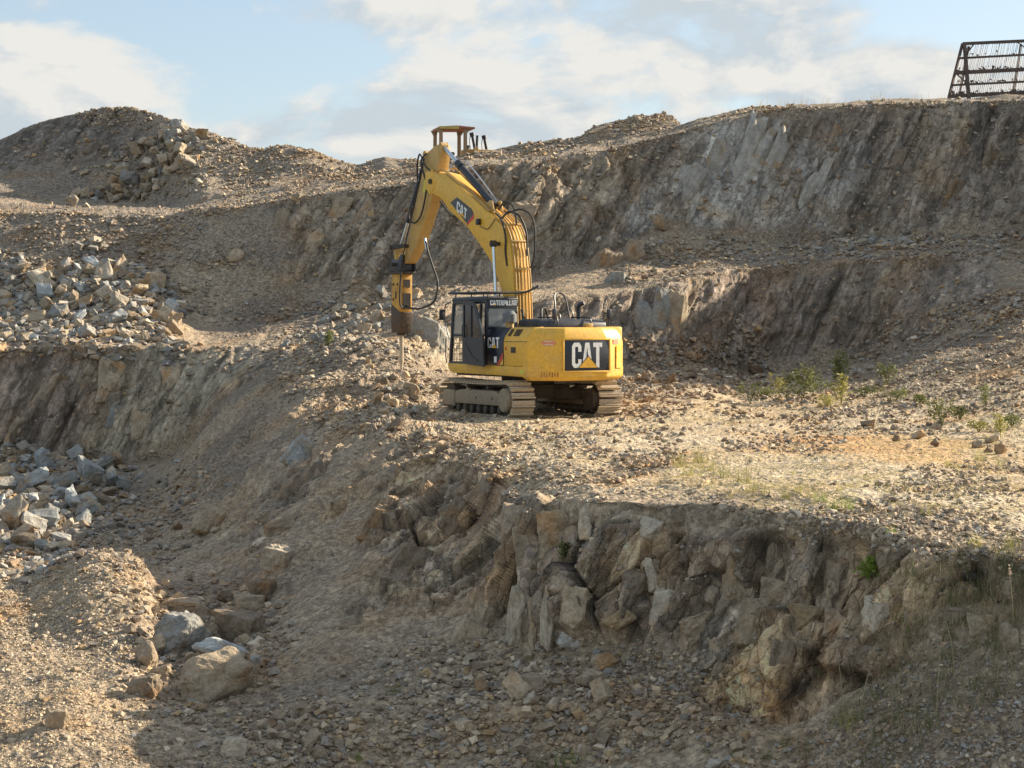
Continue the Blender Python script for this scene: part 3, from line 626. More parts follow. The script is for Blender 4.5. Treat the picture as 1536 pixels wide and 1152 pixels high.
pile([(235, 205), (285, 215), (300, 245), (262, 268), (225, 300), (120, 312), (70, 308), (150, 285), (195, 240)], 62, 10, 30, {'tan': 4, 'pale': 4, 'grey': 1.2}, 'boulder', lab('%s boulder spilled down below the earth mound on the upper bench', WORDS), 'boulders spilled from the mound', .8)
pile([(250, 190), (305, 205), (330, 215), (290, 240), (250, 230), (230, 210)], 14, 9, 20, {'tan': 3, 'grey': 4, 'brown': 2}, 'boulder', lab('%s boulder lodged near the top of the earth mound', WORDS), 'boulders near the mound top')
pile([(400, 520), (480, 485), (540, 445), (640, 442), (600, 474), (560, 495), (470, 518), (420, 530)], 32, 11, 26, {'grey': 4, 'pale': 4, 'tan': 2}, 'boulder', lab('%s boulder in the rubble bank behind the hydraulic hammer', WORDS), 'boulders behind the hammer')
pile([(560, 560), (620, 560), (655, 585), (655, 640), (600, 660), (540, 610)], 26, 11, 26, {'tan': 4, 'pale': 3, 'brown': 3, 'grey': 1}, 'boulder', lab('%s slabby boulder on the bank in front of the excavator tracks', WORDS), 'boulders in front of the tracks')
pile([(940, 590), (1000, 540), (1060, 530), (1150, 562), (1100, 600)], 18, 11, 20, {'brown': 5, 'tan': 1}, 'rock', lab('%s rock in the reddish rubble cone under the middle wall', WORDS), 'rocks under the middle wall')
pile([(1190, 388), (1220, 372), (1420, 352), (1400, 372)], 14, 11, 22, {'grey': 6, 'pale': 1}, 'boulder', lab('%s boulder fallen at the foot of the tall upper wall', WORDS), 'boulders at the foot of the upper wall')
pile([(1260, 640), (1480, 640), (1520, 690), (1300, 665)], 10, 11, 24, {'tan': 3, 'brown': 3}, 'rock', lab('%s rock at the right end of the working level', WORDS), 'rocks on the working level')
pile([(380, 1070), (500, 1060), (520, 1140), (360, 1145)], 14, 14, 28, {'tan': 2, 'brown': 4}, 'rock', lab('%s rock in the reddish stone drift at the pit bottom', WORDS), 'rocks in the pit bottom drift')
pile([(660, 1060), (760, 1000), (1000, 1060), (1060, 1130), (700, 1140)], 30, 15, 38, {'tan': 5, 'brown': 3, 'pale': 1}, 'rock', lab('%s rock on the scree below the front face', WORDS), 'rocks on the scree below the front face')
pile([(190, 900), (250, 890), (400, 880), (430, 920), (395, 960), (400, 1000), (250, 1050), (190, 1060), (180, 990)], 24, 14, 32, {'tan': 3, 'brown': 5, 'grey': 1.5}, 'rock', lab('%s rock around the large boulders in the pit', WORDS), 'rocks around the large pit boulders')
# large single boulders: photo column, row of the middle, width and height in photo pixels, tilt, stone, seed, label
BIG = [
 (267, 957, 88, 76, 0, 'grey', 501, 'large rounded pale grey boulder beside the big tan block in the pit', 2),
 (322, 1024, 118, 80, -8, 'tan', 502, 'largest tan block with a flat sunlit top in the pit', 0),
 (333, 978, 92, 36, 14, 'blue', 503, 'wedge shaped blue grey slab squeezed between two large boulders', 1),
 (356, 946, 76, 52, 5, 'brown', 504, 'rough olive brown boulder behind the blue grey slab', 0),
 (218, 986, 42, 50, 10, 'brown', 505, 'rounded rusty brown boulder left of the pale grey one', 1),
 (272, 911, 64, 24, 4, 'tan', 506, 'flat pinkish slab lying behind the rounded grey boulder', 0),
 (214, 1034, 56, 34, -15, 'brown', 507, 'split brown slab lying in front of the rusty boulder', 0),
 (380, 1003, 22, 34, 0, 'grey', 508, 'small upright grey stone at the right edge of the boulder cluster', 0),
 (374, 908, 46, 34, 10, 'tan', 509, 'tan rock at the top of the pit boulder cluster', 0),
 (240, 1010, 34, 22, -10, 'tan', 527, 'narrow tan rock wedged under the big tan block', 0),
 (305, 785, 48, 52, 25, 'tan', 510, 'tan boulder leaning alone on the scraped slope', 0),
 (416, 842, 42, 44, 10, 'pale', 511, 'pointed pale block perched on the scraped slope', 0),
 (394, 884, 40, 40, 0, 'brown', 512, 'brown boulder directly below the pointed pale block', 0),
 (354, 386, 26, 24, 0, 'tan', 513, 'single round tan boulder on the dark soil slope under the bench', 1),
 (232, 424, 34, 32, -5, 'tan', 514, 'cube shaped tan block on top of the left boulder pile', 0),
 (252, 481, 50, 26, 8, 'tan', 515, 'pointed tan slab at the right end of the left boulder pile', 0),
 (182, 477, 38, 20, 0, 'brown', 516, 'long brown boulder in the middle of the left boulder pile', 0),
 (33, 814, 48, 30, -4, 'brown', 517, 'dark brown boulder with a flat pale top in the pit rubble', 0),
 (445, 296, 18, 14, 5, 'pale', 518, 'small pale block sitting on the lip of the upper bench', 0),
 (986, 334, 28, 24, -10, 'tan', 519, 'single reddish tan boulder on the talus under the pale slabs', 0),
 (258, 203, 30, 28, -10, 'grey', 520, 'big dark grey boulder high on the earth mound', 0),
 (302, 202, 22, 18, 0, 'ochre', 521, 'ochre block on the skyline of the earth mound', 0),
 (275, 241, 28, 22, 10, 'tan', 522, 'tan block standing on the right flank of the earth mound', 0),
 (906, 993, 40, 30, 0, 'tan', 523, 'tan boulder on the scree with a blocky companion below it', 0),
 (885, 1022, 42, 28, -8, 'tan', 524, 'wedge of tan rock below the front rock face', 0),
 (616, 586, 30, 24, 10, 'tan', 525, 'sunlit tan boulder by the front end of the left track', 0),
 (1503, 675, 22, 20, 0, 'tan', 526, 'round tan boulder at the far right of the working level', 1),
 (348, 1122, 44, 34, 0, 'pale', 528, 'sunlit pale boulder at the edge of the pit shadow', 0),
 (85, 1082, 36, 34, 0, 'tan', 529, 'tan stone half buried in the gravel heap', 0),
 (420, 790, 60, 30, -30, 'brown', 530, 'low brown ledge stone on the scraped slope', 0),
]
for (px, py, w, h, tl, st, seed, lb, sm) in BIG:
    p, n = surf(px, min(py + h * .30, 1148)); d = p.y; me = detailed_rock(seed, (13 + seed % 5) if sm < 1 else 26, sm < 1, 3, .085, .05 + .06 * sm, sm); me.materials.append(SM[st])
    o = link('boulder', me); sx, sz = w * d / FPX * .52, h * d / FPX * .56
    o.scale = (sx, (sx + sz) * .48, sz); o.rotation_euler = (0, math.radians(tl), (seed % 7 - 3) * .12)
    c = pix(px, py, d); o.location = (c.x, d + (sx + sz) * .18, c.z); tag(o, lb, 'boulder', 'large single boulders')

# --- blocks and slabs standing out of the rock faces: parts of the ground
BLOCKS = [
 (842, 800, 84, 92, 6, 'tan', .55), (800, 818, 46, 78, -4, 'tan', .5), (884, 784, 36, 70, 12, 'pale', .45), (776, 930, 34, 102, 2, 'pale', .5), (800, 936, 24, 84, 4, 'tan', .4), (826, 930, 26, 94, 4, 'pale', .5),
 (862, 915, 52, 60, 8, 'tan', .4), (858, 955, 50, 40, 0, 'slab', .4), (977, 792, 38, 40, 15, 'pale', .45), (973, 868, 24, 56, -14, 'pale', .5), (990, 855, 26, 50, -8, 'tan', .4), (1000, 912, 44, 62, 14, 'pale', .5), (935, 930, 58, 34, -32, 'ochre', .6),
 (905, 792, 26, 44, 0, 'tan', .35), (1108, 866, 34, 90, 4, 'tan', .45), (1152, 815, 66, 86, 10, 'brown', .4), (1130, 940, 50, 80, 12, 'tan', .35), (1165, 905, 60, 70, 10, 'brown', .35), (1210, 930, 40, 48, 6, 'ochre', .45), (1330, 926, 60, 58, 4, 'pale', .55),
 (1205, 795, 46, 50, 10, 'tan', .4), (1060, 938, 66, 46, -22, 'brown', .4), (1060, 850, 50, 60, 18, 'brown', .3), (950, 880, 34, 44, 0, 'brown', .35), (1262, 870, 44, 60, 12, 'brown', .35), (1480, 945, 46, 44, 0, 'tan', .5), (1520, 968, 36, 64, 4, 'tan', .5), (1440, 930, 46, 36, 0, 'brown', .4),
 (700, 960, 44, 46, 25, 'tan', .5), (722, 945, 26, 62, 14, 'tan', .45), (684, 780, 46, 60, 32, 'brown', .4), (650, 735, 40, 40, 30, 'brown', .4), (610, 850, 60, 76, 24, 'brown', .35), (735, 745, 40, 66, 16, 'brown', .4), (770, 780, 34, 60, 8, 'brown', .35), (566, 790, 40, 60, 30, 'brown', .3),
 (925, 835, 30, 50, -6, 'brown', .3), (1030, 790, 46, 40, 20, 'brown', .3), (1085, 990, 40, 60, 4, 'brown', .35), (1170, 985, 44, 70, 18, 'brown', .35), (1255, 945, 36, 50, 14, 'brown', .35), (1290, 985, 50, 46, 20, 'brown', .4),
 (1068, 252, 34, 150, 26, 'slab', .4), (1102, 262, 34, 180, 26, 'slab', .45), (1130, 262, 34, 160, 25, 'slab', .35), (1160, 250, 28, 118, 24, 'slab', .3), (1026, 300, 44, 120, 20, 'slab', .35), (1200, 310, 18, 130, 28, 'slab', .4), (1222, 292, 18, 150, 26, 'slab', .35), (1050, 330, 46, 60, 24, 'slab', .3),
 (1290, 340, 40, 50, 16, 'grey', .3), (1340, 250, 30, 60, 20, 'brown', .3), (1430, 300, 30, 70, 20, 'brown', .3), (1480, 260, 30, 80, 16, 'brown', .3), (1250, 210, 26, 70, 22, 'brown', .3),
 (1012, 488, 34, 120, 6, 'tan', .6), (985, 492, 30, 110, 14, 'grey', .5), (962, 490, 34, 96, 18, 'grey', .45), (945, 392, 30, 70, 28, 'tan', .45), (908, 400, 36, 60, 30, 'brown', .4), (925, 425, 34, 36, 10, 'grey', .4),
 (505, 325, 30, 80, 30, 'tan', .35), (465, 375, 22, 74, 22, 'tan', .4), (420, 340, 24, 70, 14, 'tan', .35), (540, 330, 26, 70, 28, 'brown', .3), (640, 510, 54, 70, 10, 'grey', .4), (685, 505, 36, 70, 6, 'tan', .3), (780, 330, 40, 80, 14, 'brown', .25),
 (165, 575, 40, 70, 6, 'tan', .35), (172, 625, 34, 46, 0, 'grey', .35), (250, 570, 60, 70, 6, 'tan', .25), (60, 600, 26, 100, 30, 'tan', .3), (110, 590, 24, 80, 30, 'brown', .3), (210, 640, 50, 60, 10, 'tan', .25), (20, 660, 30, 60, 28, 'tan', .3), (450, 690, 50, 60, 40, 'blue', .2),
]
for i, (px, py, w, h, tl, st, pr) in enumerate(BLOCKS):
    p, n = surf(px, py); d = p.y
    me = detailed_rock(700 + i, 11 + i % 4, True, 3, .10, .04); me.materials.append(SM[st])
    o = link('rock_block', me, ground); sx, sz = w * d / FPX * .55, h * d / FPX * .54; sy = min(max(sx, .25), .7)
    o.scale = (sx, sy, sz); o.rotation_euler = (math.radians(-6), math.radians(tl), (i % 5 - 2) * .13)
    c = pix(px, py, d); o.location = (c.x, d + sy * (1.02 - pr * .55), c.z)
# ------------------------------------------------------------------ paint and metal
def paint(name, col, rough=.45, metal=0.0, dirt=(.26, .2, .13), amount=.35, spec=.5, fade=.15):
    """painted or bare metal with dust and worn patches"""
    m, t, b = nodes_of(name); L = t.links.new; geo = t.nodes.new('ShaderNodeNewGeometry'); tcn = t.nodes.new('ShaderNodeTexCoord')
    n1 = t.nodes.new('ShaderNodeTexNoise'); n1.inputs['Scale'].default_value = 2.3; n1.inputs['Detail'].default_value = 7; n1.inputs['Roughness'].default_value = .68; L(tcn.outputs['Object'], n1.inputs['Vector'])
    n2 = t.nodes.new('ShaderNodeTexNoise'); n2.inputs['Scale'].default_value = 17; n2.inputs['Detail'].default_value = 4; L(tcn.outputs['Object'], n2.inputs['Vector'])
    ad = t.nodes.new('ShaderNodeMath'); ad.operation = 'MULTIPLY_ADD'; L(n2.outputs['Fac'], ad.inputs[0]); ad.inputs[1].default_value = .35; L(n1.outputs['Fac'], ad.inputs[2])
    mr_ = t.nodes.new('ShaderNodeMapRange'); mr_.inputs[1].default_value = .58; mr_.inputs[2].default_value = .95; mr_.inputs[4].default_value = amount * 2; L(ad.outputs[0], mr_.inputs[0])
    sz_ = t.nodes.new('ShaderNodeSeparateXYZ'); L(tcn.outputs['Object'], sz_.inputs[0]); sn_ = t.nodes.new('ShaderNodeSeparateXYZ'); L(geo.outputs['Normal'], sn_.inputs[0])
    lo = t.nodes.new('ShaderNodeMapRange'); lo.inputs[1].default_value = .9; lo.inputs[2].default_value = 1.75; lo.inputs[3].default_value = amount * .9; lo.inputs[4].default_value = 0; L(sz_.outputs[2], lo.inputs[0])
    up = t.nodes.new('ShaderNodeMapRange'); up.inputs[1].default_value = .35; up.inputs[2].default_value = 1.0; up.inputs[4].default_value = min(amount * 1.6, .6); L(sn_.outputs[2], up.inputs[0])
    a1 = t.nodes.new('ShaderNodeMath'); a1.operation = 'ADD'; L(lo.outputs[0], a1.inputs[0]); L(up.outputs[0], a1.inputs[1])
    m1 = t.nodes.new('ShaderNodeMath'); m1.operation = 'MULTIPLY'; L(a1.outputs[0], m1.inputs[0]); L(ad.outputs[0], m1.inputs[1])
    a2 = t.nodes.new('ShaderNodeMath'); a2.operation = 'ADD'; a2.use_clamp = True; L(m1.outputs[0], a2.inputs[0]); L(mr_.outputs[0], a2.inputs[1]); mr_ = a2
    mx = t.nodes.new('ShaderNodeMix'); mx.data_type = 'RGBA'; L(mr_.outputs[0], mx.inputs[0]); mx.inputs[6].default_value = (*col, 1); mx.inputs[7].default_value = (*dirt, 1)
    hs = t.nodes.new('ShaderNodeVectorMath'); hs.operation = 'SCALE'; m3 = t.nodes.new('ShaderNodeMapRange'); m3.inputs[1].default_value = .3; m3.inputs[2].default_value = .7; m3.inputs[3].default_value = 1 - fade; m3.inputs[4].default_value = 1 + fade
    L(n2.outputs['Fac'], m3.inputs[0]); L(mx.outputs[2], hs.inputs[0]); L(m3.outputs[0], hs.inputs['Scale']); L(hs.outputs[0], b.inputs['Base Color'])
    ro = t.nodes.new('ShaderNodeMapRange'); ro.inputs[3].default_value = rough; ro.inputs[4].default_value = .9; L(mr_.outputs[0], ro.inputs[0]); L(ro.outputs[0], b.inputs['Roughness'])
    b.inputs['Metallic'].default_value = metal; b.inputs['Specular IOR Level'].default_value = spec
    MATS[name] = m; return m
YEL = paint('excavator_yellow_paint', (.80, .44, .032), .42, 0, (.50, .34, .13), .30)
YELD = paint('faded_yellow_paint', (.58, .35, .09), .55, 0, (.36, .25, .12), .5)
BLK = paint('black_paint', (.018, .022, .03), .38, 0, (.12, .10, .08), .12)
RUB = paint('rubber_hose', (.02, .02, .02), .6, 0, (.12, .10, .07), .25)
STEEL = paint('worn_track_steel', (.46, .37, .255), .75, .0, (.52, .42, .29), .5)
DUST = paint('dusty_steel', (.27, .21, .145), .8, 0, (.33, .26, .17), .5)
DARK = paint('grimy_steel', (.05, .042, .035), .7, .2, (.14, .11, .075), .4)
CHROME = paint('polished_rod', (.62, .66, .70), .16, 1.0, (.5, .48, .44), .12)
WHITE = paint('white_decal', (.80, .80, .77), .5, 0, (.55, .5, .42), .1)
DECALB = paint('black_decal', (.012, .018, .03), .3, 0, (.10, .09, .08), .08)
DECALY = paint('yellow_decal', (.75, .40, .02), .45, 0, (.5, .33, .1), .1)
RED = paint('red_decal', (.62, .05, .035), .5, 0, (.45, .2, .12), .15)
PINK = paint('faded_red_sticker', (.70, .22, .12), .6, 0, (.6, .4, .25), .3)
LIME = paint('yellow_green_sticker', (.62, .58, .06), .6, 0, (.45, .38, .12), .3)
RUST = paint('rust_streaks', (.36, .13, .035), .8, 0, (.5, .28, .06), .5)
GREYP = paint('grey_plastic', (.13, .135, .135), .5, 0, (.25, .22, .18), .2)
HAMM = paint('hammer_paint', (.66, .34, .04), .5, 0, (.20, .10, .04), .42)
HAMB = paint('hammer_worn_steel', (.085, .062, .048), .6, .3, (.17, .10, .055), .5)
def glass_mat():
    m, t, b = nodes_of('dusty_cab_glass'); b.inputs['Base Color'].default_value = (.30, .33, .34, 1); b.inputs['Roughness'].default_value = .12
    b.inputs['Transmission Weight'].default_value = .0; b.inputs['Alpha'].default_value = .62; b.inputs['Specular IOR Level'].default_value = .6
    MATS['glass'] = m; return m
GLASS = glass_mat()
m_, t_, b_ = nodes_of('dark_tinted_glass'); b_.inputs['Base Color'].default_value = (.02, .024, .028, 1); b_.inputs['Roughness'].default_value = .1; b_.inputs['Alpha'].default_value = .82; TINT = m_
m_, t_, b_ = nodes_of('clear_cab_glass'); b_.inputs['Base Color'].default_value = (.5, .53, .53, 1); b_.inputs['Roughness'].default_value = .08; b_.inputs['Alpha'].default_value = .18; CLEAR = m_

# ------------------------------------------------------------------ shape helpers (all in the local frame of the thing)
def obj_bm(name, bm, mat, parent, smooth=False, loc=None, rot=None, label=None):
    bmesh.ops.recalc_face_normals(bm, faces=bm.faces[:])
    me = bpy.data.meshes.new(name); bm.to_mesh(me); bm.free()
    if smooth:
        for p in me.polygons: p.use_smooth = True
        try: me.set_sharp_from_angle(angle=math.radians(40))
        except Exception: pass
    o = link(name, me, parent, mat)
    if loc is not None: o.location = loc
    if rot is not None: o.rotation_euler = rot
    if label: o['label'] = label
    return o
def bm_box(bm, c, s, rot=None, bev=0.0):
    r = bmesh.ops.create_cube(bm, size=1.0); vs = r['verts']
    M = Matrix.Translation(c) @ (rot.to_4x4() if rot is not None else Matrix.Identity(4)) @ Matrix.Diagonal((*s, 1))
    bmesh.ops.transform(bm, matrix=M, verts=vs)
    if bev > 0:
        es = list({e for v in vs for e in v.link_edges}); bmesh.ops.bevel(bm, geom=es, offset=bev, segments=2, affect='EDGES', profile=.5)
def box(name, c, s, mat, parent, bev=.012, rot=None, **k):
    bm = bmesh.new(); bm_box(bm, c, s, rot, bev); return obj_bm(name, bm, mat, parent, bev > 0, **k)
def bm_cyl(bm, a, b, r, seg=20, r2=None, caps=True):
    a, b = Vector(a), Vector(b); d = b - a; q = d.to_track_quat('Z', 'Y').to_matrix().to_4x4()
    bmesh.ops.create_cone(bm, cap_ends=caps, segments=seg, radius1=r, radius2=r if r2 is None else r2, depth=d.length, matrix=Matrix.Translation((a + b) / 2) @ q)
def cyl(name, a, b, r, mat, parent, seg=20, r2=None, **k):
    bm = bmesh.new(); bm_cyl(bm, a, b, r, seg, r2); return obj_bm(name, bm, mat, parent, True, **k)
def bm_tube(bm, pts, r, seg=8, n=6):
    """smooth tube through points"""
    pts = [Vector(p) for p in pts]; P = []
    for i in range(len(pts) - 1):
        p0 = pts[max(i - 1, 0)]; p1 = pts[i]; p2 = pts[i + 1]; p3 = pts[min(i + 2, len(pts) - 1)]
        for k in range(n):
            t = k / n; P.append(.5 * ((2 * p1) + (p2 - p0) * t + (2 * p0 - 5 * p1 + 4 * p2 - p3) * t * t + (3 * p1 - p0 - 3 * p2 + p3) * t ** 3))
    P.append(pts[-1]); prev = None; side = None
    for i, p in enumerate(P):
        tg = ((P[min(i + 1, len(P) - 1)] - P[max(i - 1, 0)])).normalized()
        side = tg.orthogonal().normalized() if side is None else (side - tg * side.dot(tg)).normalized()
        up = tg.cross(side); ring = [bm.verts.new(p + (side * math.cos(a) + up * math.sin(a)) * r) for a in [2 * math.pi * k / seg for k in range(seg)]]
        if prev:
            for k in range(seg): bm.faces.new((prev[k], prev[(k + 1) % seg], ring[(k + 1) % seg], ring[k]))
        else: bm.faces.new(ring[::-1])
        prev = ring
    bm.faces.new(prev)
def tube(name, pts, r, mat, parent, seg=8, n=6, **k):
    bm = bmesh.new(); bm_tube(bm, pts, r, seg, n); return obj_bm(name, bm, mat, parent, True, **k)
def bm_prism(bm, poly, axis, lo, hi, bev=0.0, seg=2):
    """extrude a 2-D outline along an axis: axis 'x' -> outline is (y,z), 'y' -> (x,z), 'z' -> (x,y)"""
    def mk(p, w): return {'x': (w, p[0], p[1]), 'y': (p[0], w, p[1]), 'z': (p[0], p[1], w)}[axis]
    A = [bm.verts.new(mk(p, lo)) for p in poly]; B = [bm.verts.new(mk(p, hi)) for p in poly]; n = len(poly)
    f = [bm.faces.new(A), bm.faces.new(B[::-1])]
    f += [bm.faces.new((A[i], B[i], B[(i + 1) % n], A[(i + 1) % n])) for i in range(n)]
    bmesh.ops.recalc_face_normals(bm, faces=f)
    if bev > 0: bmesh.ops.bevel(bm, geom=list({e for q in f for e in q.edges}), offset=bev, segments=seg, affect='EDGES', profile=.5, clamp_overlap=True)
def prism(name, poly, axis, lo, hi, mat, parent, bev=0.0, smooth=None, **k):
    bm = bmesh.new(); bm_prism(bm, poly, axis, lo, hi, bev); return obj_bm(name, bm, mat, parent, bev > 0 if smooth is None else smooth, **k)
def plate(name, pts, thick, nrm, mat, parent, **k):
    """flat polygon in space, thickened along nrm"""
    nrm = Vector(nrm).normalized(); bm = bmesh.new()
    A = [bm.verts.new(Vector(p)) for p in pts]; B = [bm.verts.new(Vector(p) + nrm * thick) for p in pts]; n = len(pts)
    bm.faces.new(A[::-1]); bm.faces.new(B)
    for i in range(n): bm.faces.new((A[i], A[(i + 1) % n], B[(i + 1) % n], B[i]))
    return obj_bm(name, bm, mat, parent, **k)
# letters as outlines in a unit box (width, height); heavy condensed capitals
LET = {
 'C': ([(.0, .14), (.14, .0), (.50, .0), (.64, .14), (.64, .34), (.43, .34), (.43, .20), (.38, .16), (.26, .16), (.21, .20), (.21, .80), (.26, .84), (.38, .84), (.43, .80), (.43, .64), (.64, .64), (.64, .86), (.50, 1), (.14, 1), (.0, .86)], .64),
 'A': ([(.0, .0), (.22, .0), (.265, .24), (.455, .24), (.50, .0), (.72, .0), (.50, 1), (.22, 1)], .72),
 'T': ([(.2, .0), (.42, .0), (.42, .82), (.62, .82), (.62, 1), (.0, 1), (.0, .82), (.2, .82)], .62),
 'E': ([(0, 0), (.52, 0), (.52, .17), (.2, .17), (.2, .42), (.46, .42), (.46, .58), (.2, .58), (.2, .83), (.52, .83), (.52, 1), (0, 1)], .52),
 'R': ([(0, 0), (.2, 0), (.2, .38), (.26, .38), (.40, 0), (.62, 0), (.46, .42), (.58, .54), (.58, .88), (.46, 1), (0, 1)], .62),
 'P': ([(0, 0), (.2, 0), (.2, .38), (.46, .38), (.58, .5), (.58, .88), (.46, 1), (0, 1)], .58),
 'I': ([(0, 0), (.2, 0), (.2, 1), (0, 1)], .2),
 'L': ([(0, 0), (.5, 0), (.5, .17), (.2, .17), (.2, 1), (0, 1)], .5),
}
HOLES = {'A': [(.29, .40), (.43, .40), (.36, .80)], 'R': [(.2, .56), (.38, .56), (.38, .82), (.2, .82)], 'P': [(.2, .56), (.38, .56), (.38, .82), (.2, .82)]}
def word(parent, text, origin, ux, uy, height, width, mat, holem, lift=.004, gap=.08, name='lettering'):
    """raised letters: origin is the lower left corner, ux/uy unit vectors of the surface, width of the whole word"""
    ux, uy = Vector(ux).normalized(), Vector(uy).normalized(); nz = ux.cross(uy); tot = sum(LET[c][1] for c in text) + gap * (len(text) - 1); kx = width / tot; x = 0; out = []
    for c in text:
        pts = [Vector(origin) + ux * ((x + p[0]) * kx) + uy * (p[1] * height) for p in LET[c][0]]
        out.append(plate(name, pts, lift, nz, mat, parent))
        if c in HOLES: plate(name + '_counter', [Vector(origin) + ux * ((x + p[0]) * kx) + uy * (p[1] * height) for p in HOLES[c]], lift + .002, nz, holem, parent)
        x += LET[c][1] + gap
    return out

# ------------------------------------------------------------------ the excavator (local frame: +Y forward, +X right, Z up from the ground)
EX = thing('excavator', 'yellow tracked excavator with a hydraulic rock hammer standing on the quarry bench', 'excavator', (0.40, 50.0, -2.22), 0)
UA, TA = math.radians(31), math.radians(27)
def turned(name, a):                         # a turned group only fixes the frame of its parts
    return Matrix.Rotation(a, 4, 'Z')
MU, MT = turned('upper', UA), turned('tracks', TA)
class Frame:
    """collects parts, then turns them about the slew axis"""
    def __enter__(s): s.before = set(bpy.data.objects); return s
    def __init__(s, M): s.M = M
    def __exit__(s, *a):
        for o in bpy.data.objects:
            if o not in s.before and o.parent is EX: o.matrix_basis = s.M @ o.matrix_basis
with Frame(MT):
    # tracks: stadium path of single shoes
    R_, HY, ZC = .395, 1.66, .455
    per = 4 * HY + 2 * math.pi * R_; NS = 49; pitch = per / NS
    bm = bmesh.new(); bm_box(bm, (0, 0, 0), (.60, pitch * .76, .022), None, 0)
    for q, hh in ((-.34, .075), (.05, .03)): bm_box(bm, (0, q * pitch, .008 + hh / 2), (.60, .022, hh), None, 0)
    bmesh.ops.recalc_face_normals(bm, faces=bm.faces[:]); shoe = bpy.data.meshes.new('track_shoe'); bm.to_mesh(shoe); bm.free(); shoe.materials.append(STEEL)
    for sx in (-1.19, 1.19):
        for k in range(NS):
            s = (k + .3) * pitch; a0 = 2 * HY; a1 = a0 + math.pi * R_; a2 = a1 + 2 * HY
            if s < a0: y, z, th = -HY + s, ZC + R_ - .035 * math.sin(math.pi * s / a0) * (1 if True else 0), 0
            elif s < a1: an = (s - a0) / R_; y, z, th = HY + R_ * math.sin(an), ZC + R_ * math.cos(an), -an
            elif s < a2: y, z, th = HY - (s - a1), ZC - R_, math.pi
            else: an = (s - a2) / R_; y, z, th = -HY - R_ * math.sin(an), ZC - R_ * math.cos(an), math.pi - an
            o = link('track_shoe', shoe, EX); o.location = (sx, y, z); o.rotation_euler = (th, 0, 0)
        # chain, frame and wheels
        so = -1 if sx < 0 else 1
        fr = prism('track_frame', [(-1.28, .30), (1.35, .30), (1.35, .60), (.9, .66), (-.9, .66), (-1.28, .56)], 'x', sx - .21, sx + .21, DUST, EX, .02)
        for q in (-.8, .1): box('frame_slot', (sx + so * .212, q, .47), (.012, .05, .075), DARK, fr, .004)
        for q in (-.55, .35): box('frame_step', (sx + so * .11, q, .672), (.20, .30, .02), DARK, fr, .004, Matrix.Rotation(.3, 3, 'Z'))
        sp = cyl('sprocket', (sx - .18, -HY, ZC), (sx + .18, -HY, ZC), .34, DARK, EX, 28)
        cyl('drive_cover', (sx + so * .18, -HY, ZC), (sx + so * .335, -HY, ZC), .285, DUST, sp, 28); cyl('drive_cap', (sx + so * .335, -HY, ZC), (sx + so * .35, -HY, ZC), .25, DUST, sp, 28)
        cyl('drive_motor', (sx - so * .18, -HY, ZC), (sx - so * .40, -HY, ZC), .27, DARK, sp, 24)
        idl = cyl('idler_wheel', (sx - .16, HY, ZC), (sx + .16, HY, ZC), .33, DARK, EX, 28)
        prism('idler_guard', [(1.30, .22), (2.02, .26), (2.02, .60), (1.75, .64), (1.30, .62)], 'x', sx + so * .20 - .03, sx + so * .20 + .03, DUST, idl, .01)
        for q in range(7): cyl('track_roller', (sx - .2, -1.15 + q * .385, .20), (sx + .2, -1.15 + q * .385, .20), .095, DARK, EX, 14)
        for q in (-.5, .62): cyl('carrier_roller', (sx - .2, q, .745), (sx + .2, q, .745), .065, DARK, EX, 14)
        for yy in (.115, .80): box('track_chain', (sx, 0, yy), (.2, 3.2, .075), DARK, EX, 0)
    box('car_body', (0, 0, .62), (2.0, 1.5, .34), DARK, EX, .03)
    for a in (-1, 1):
        for b in (-1, 1): box('car_body_leg', (a * .75, b * .75, .55), (.9, .34, .26), DARK, EX, .03, Matrix.Rotation(a * b * .5, 3, 'Z'))
cyl('slew_ring', (0, 0, .78), (0, 0, 1.02), .66, DARK, EX, 36)
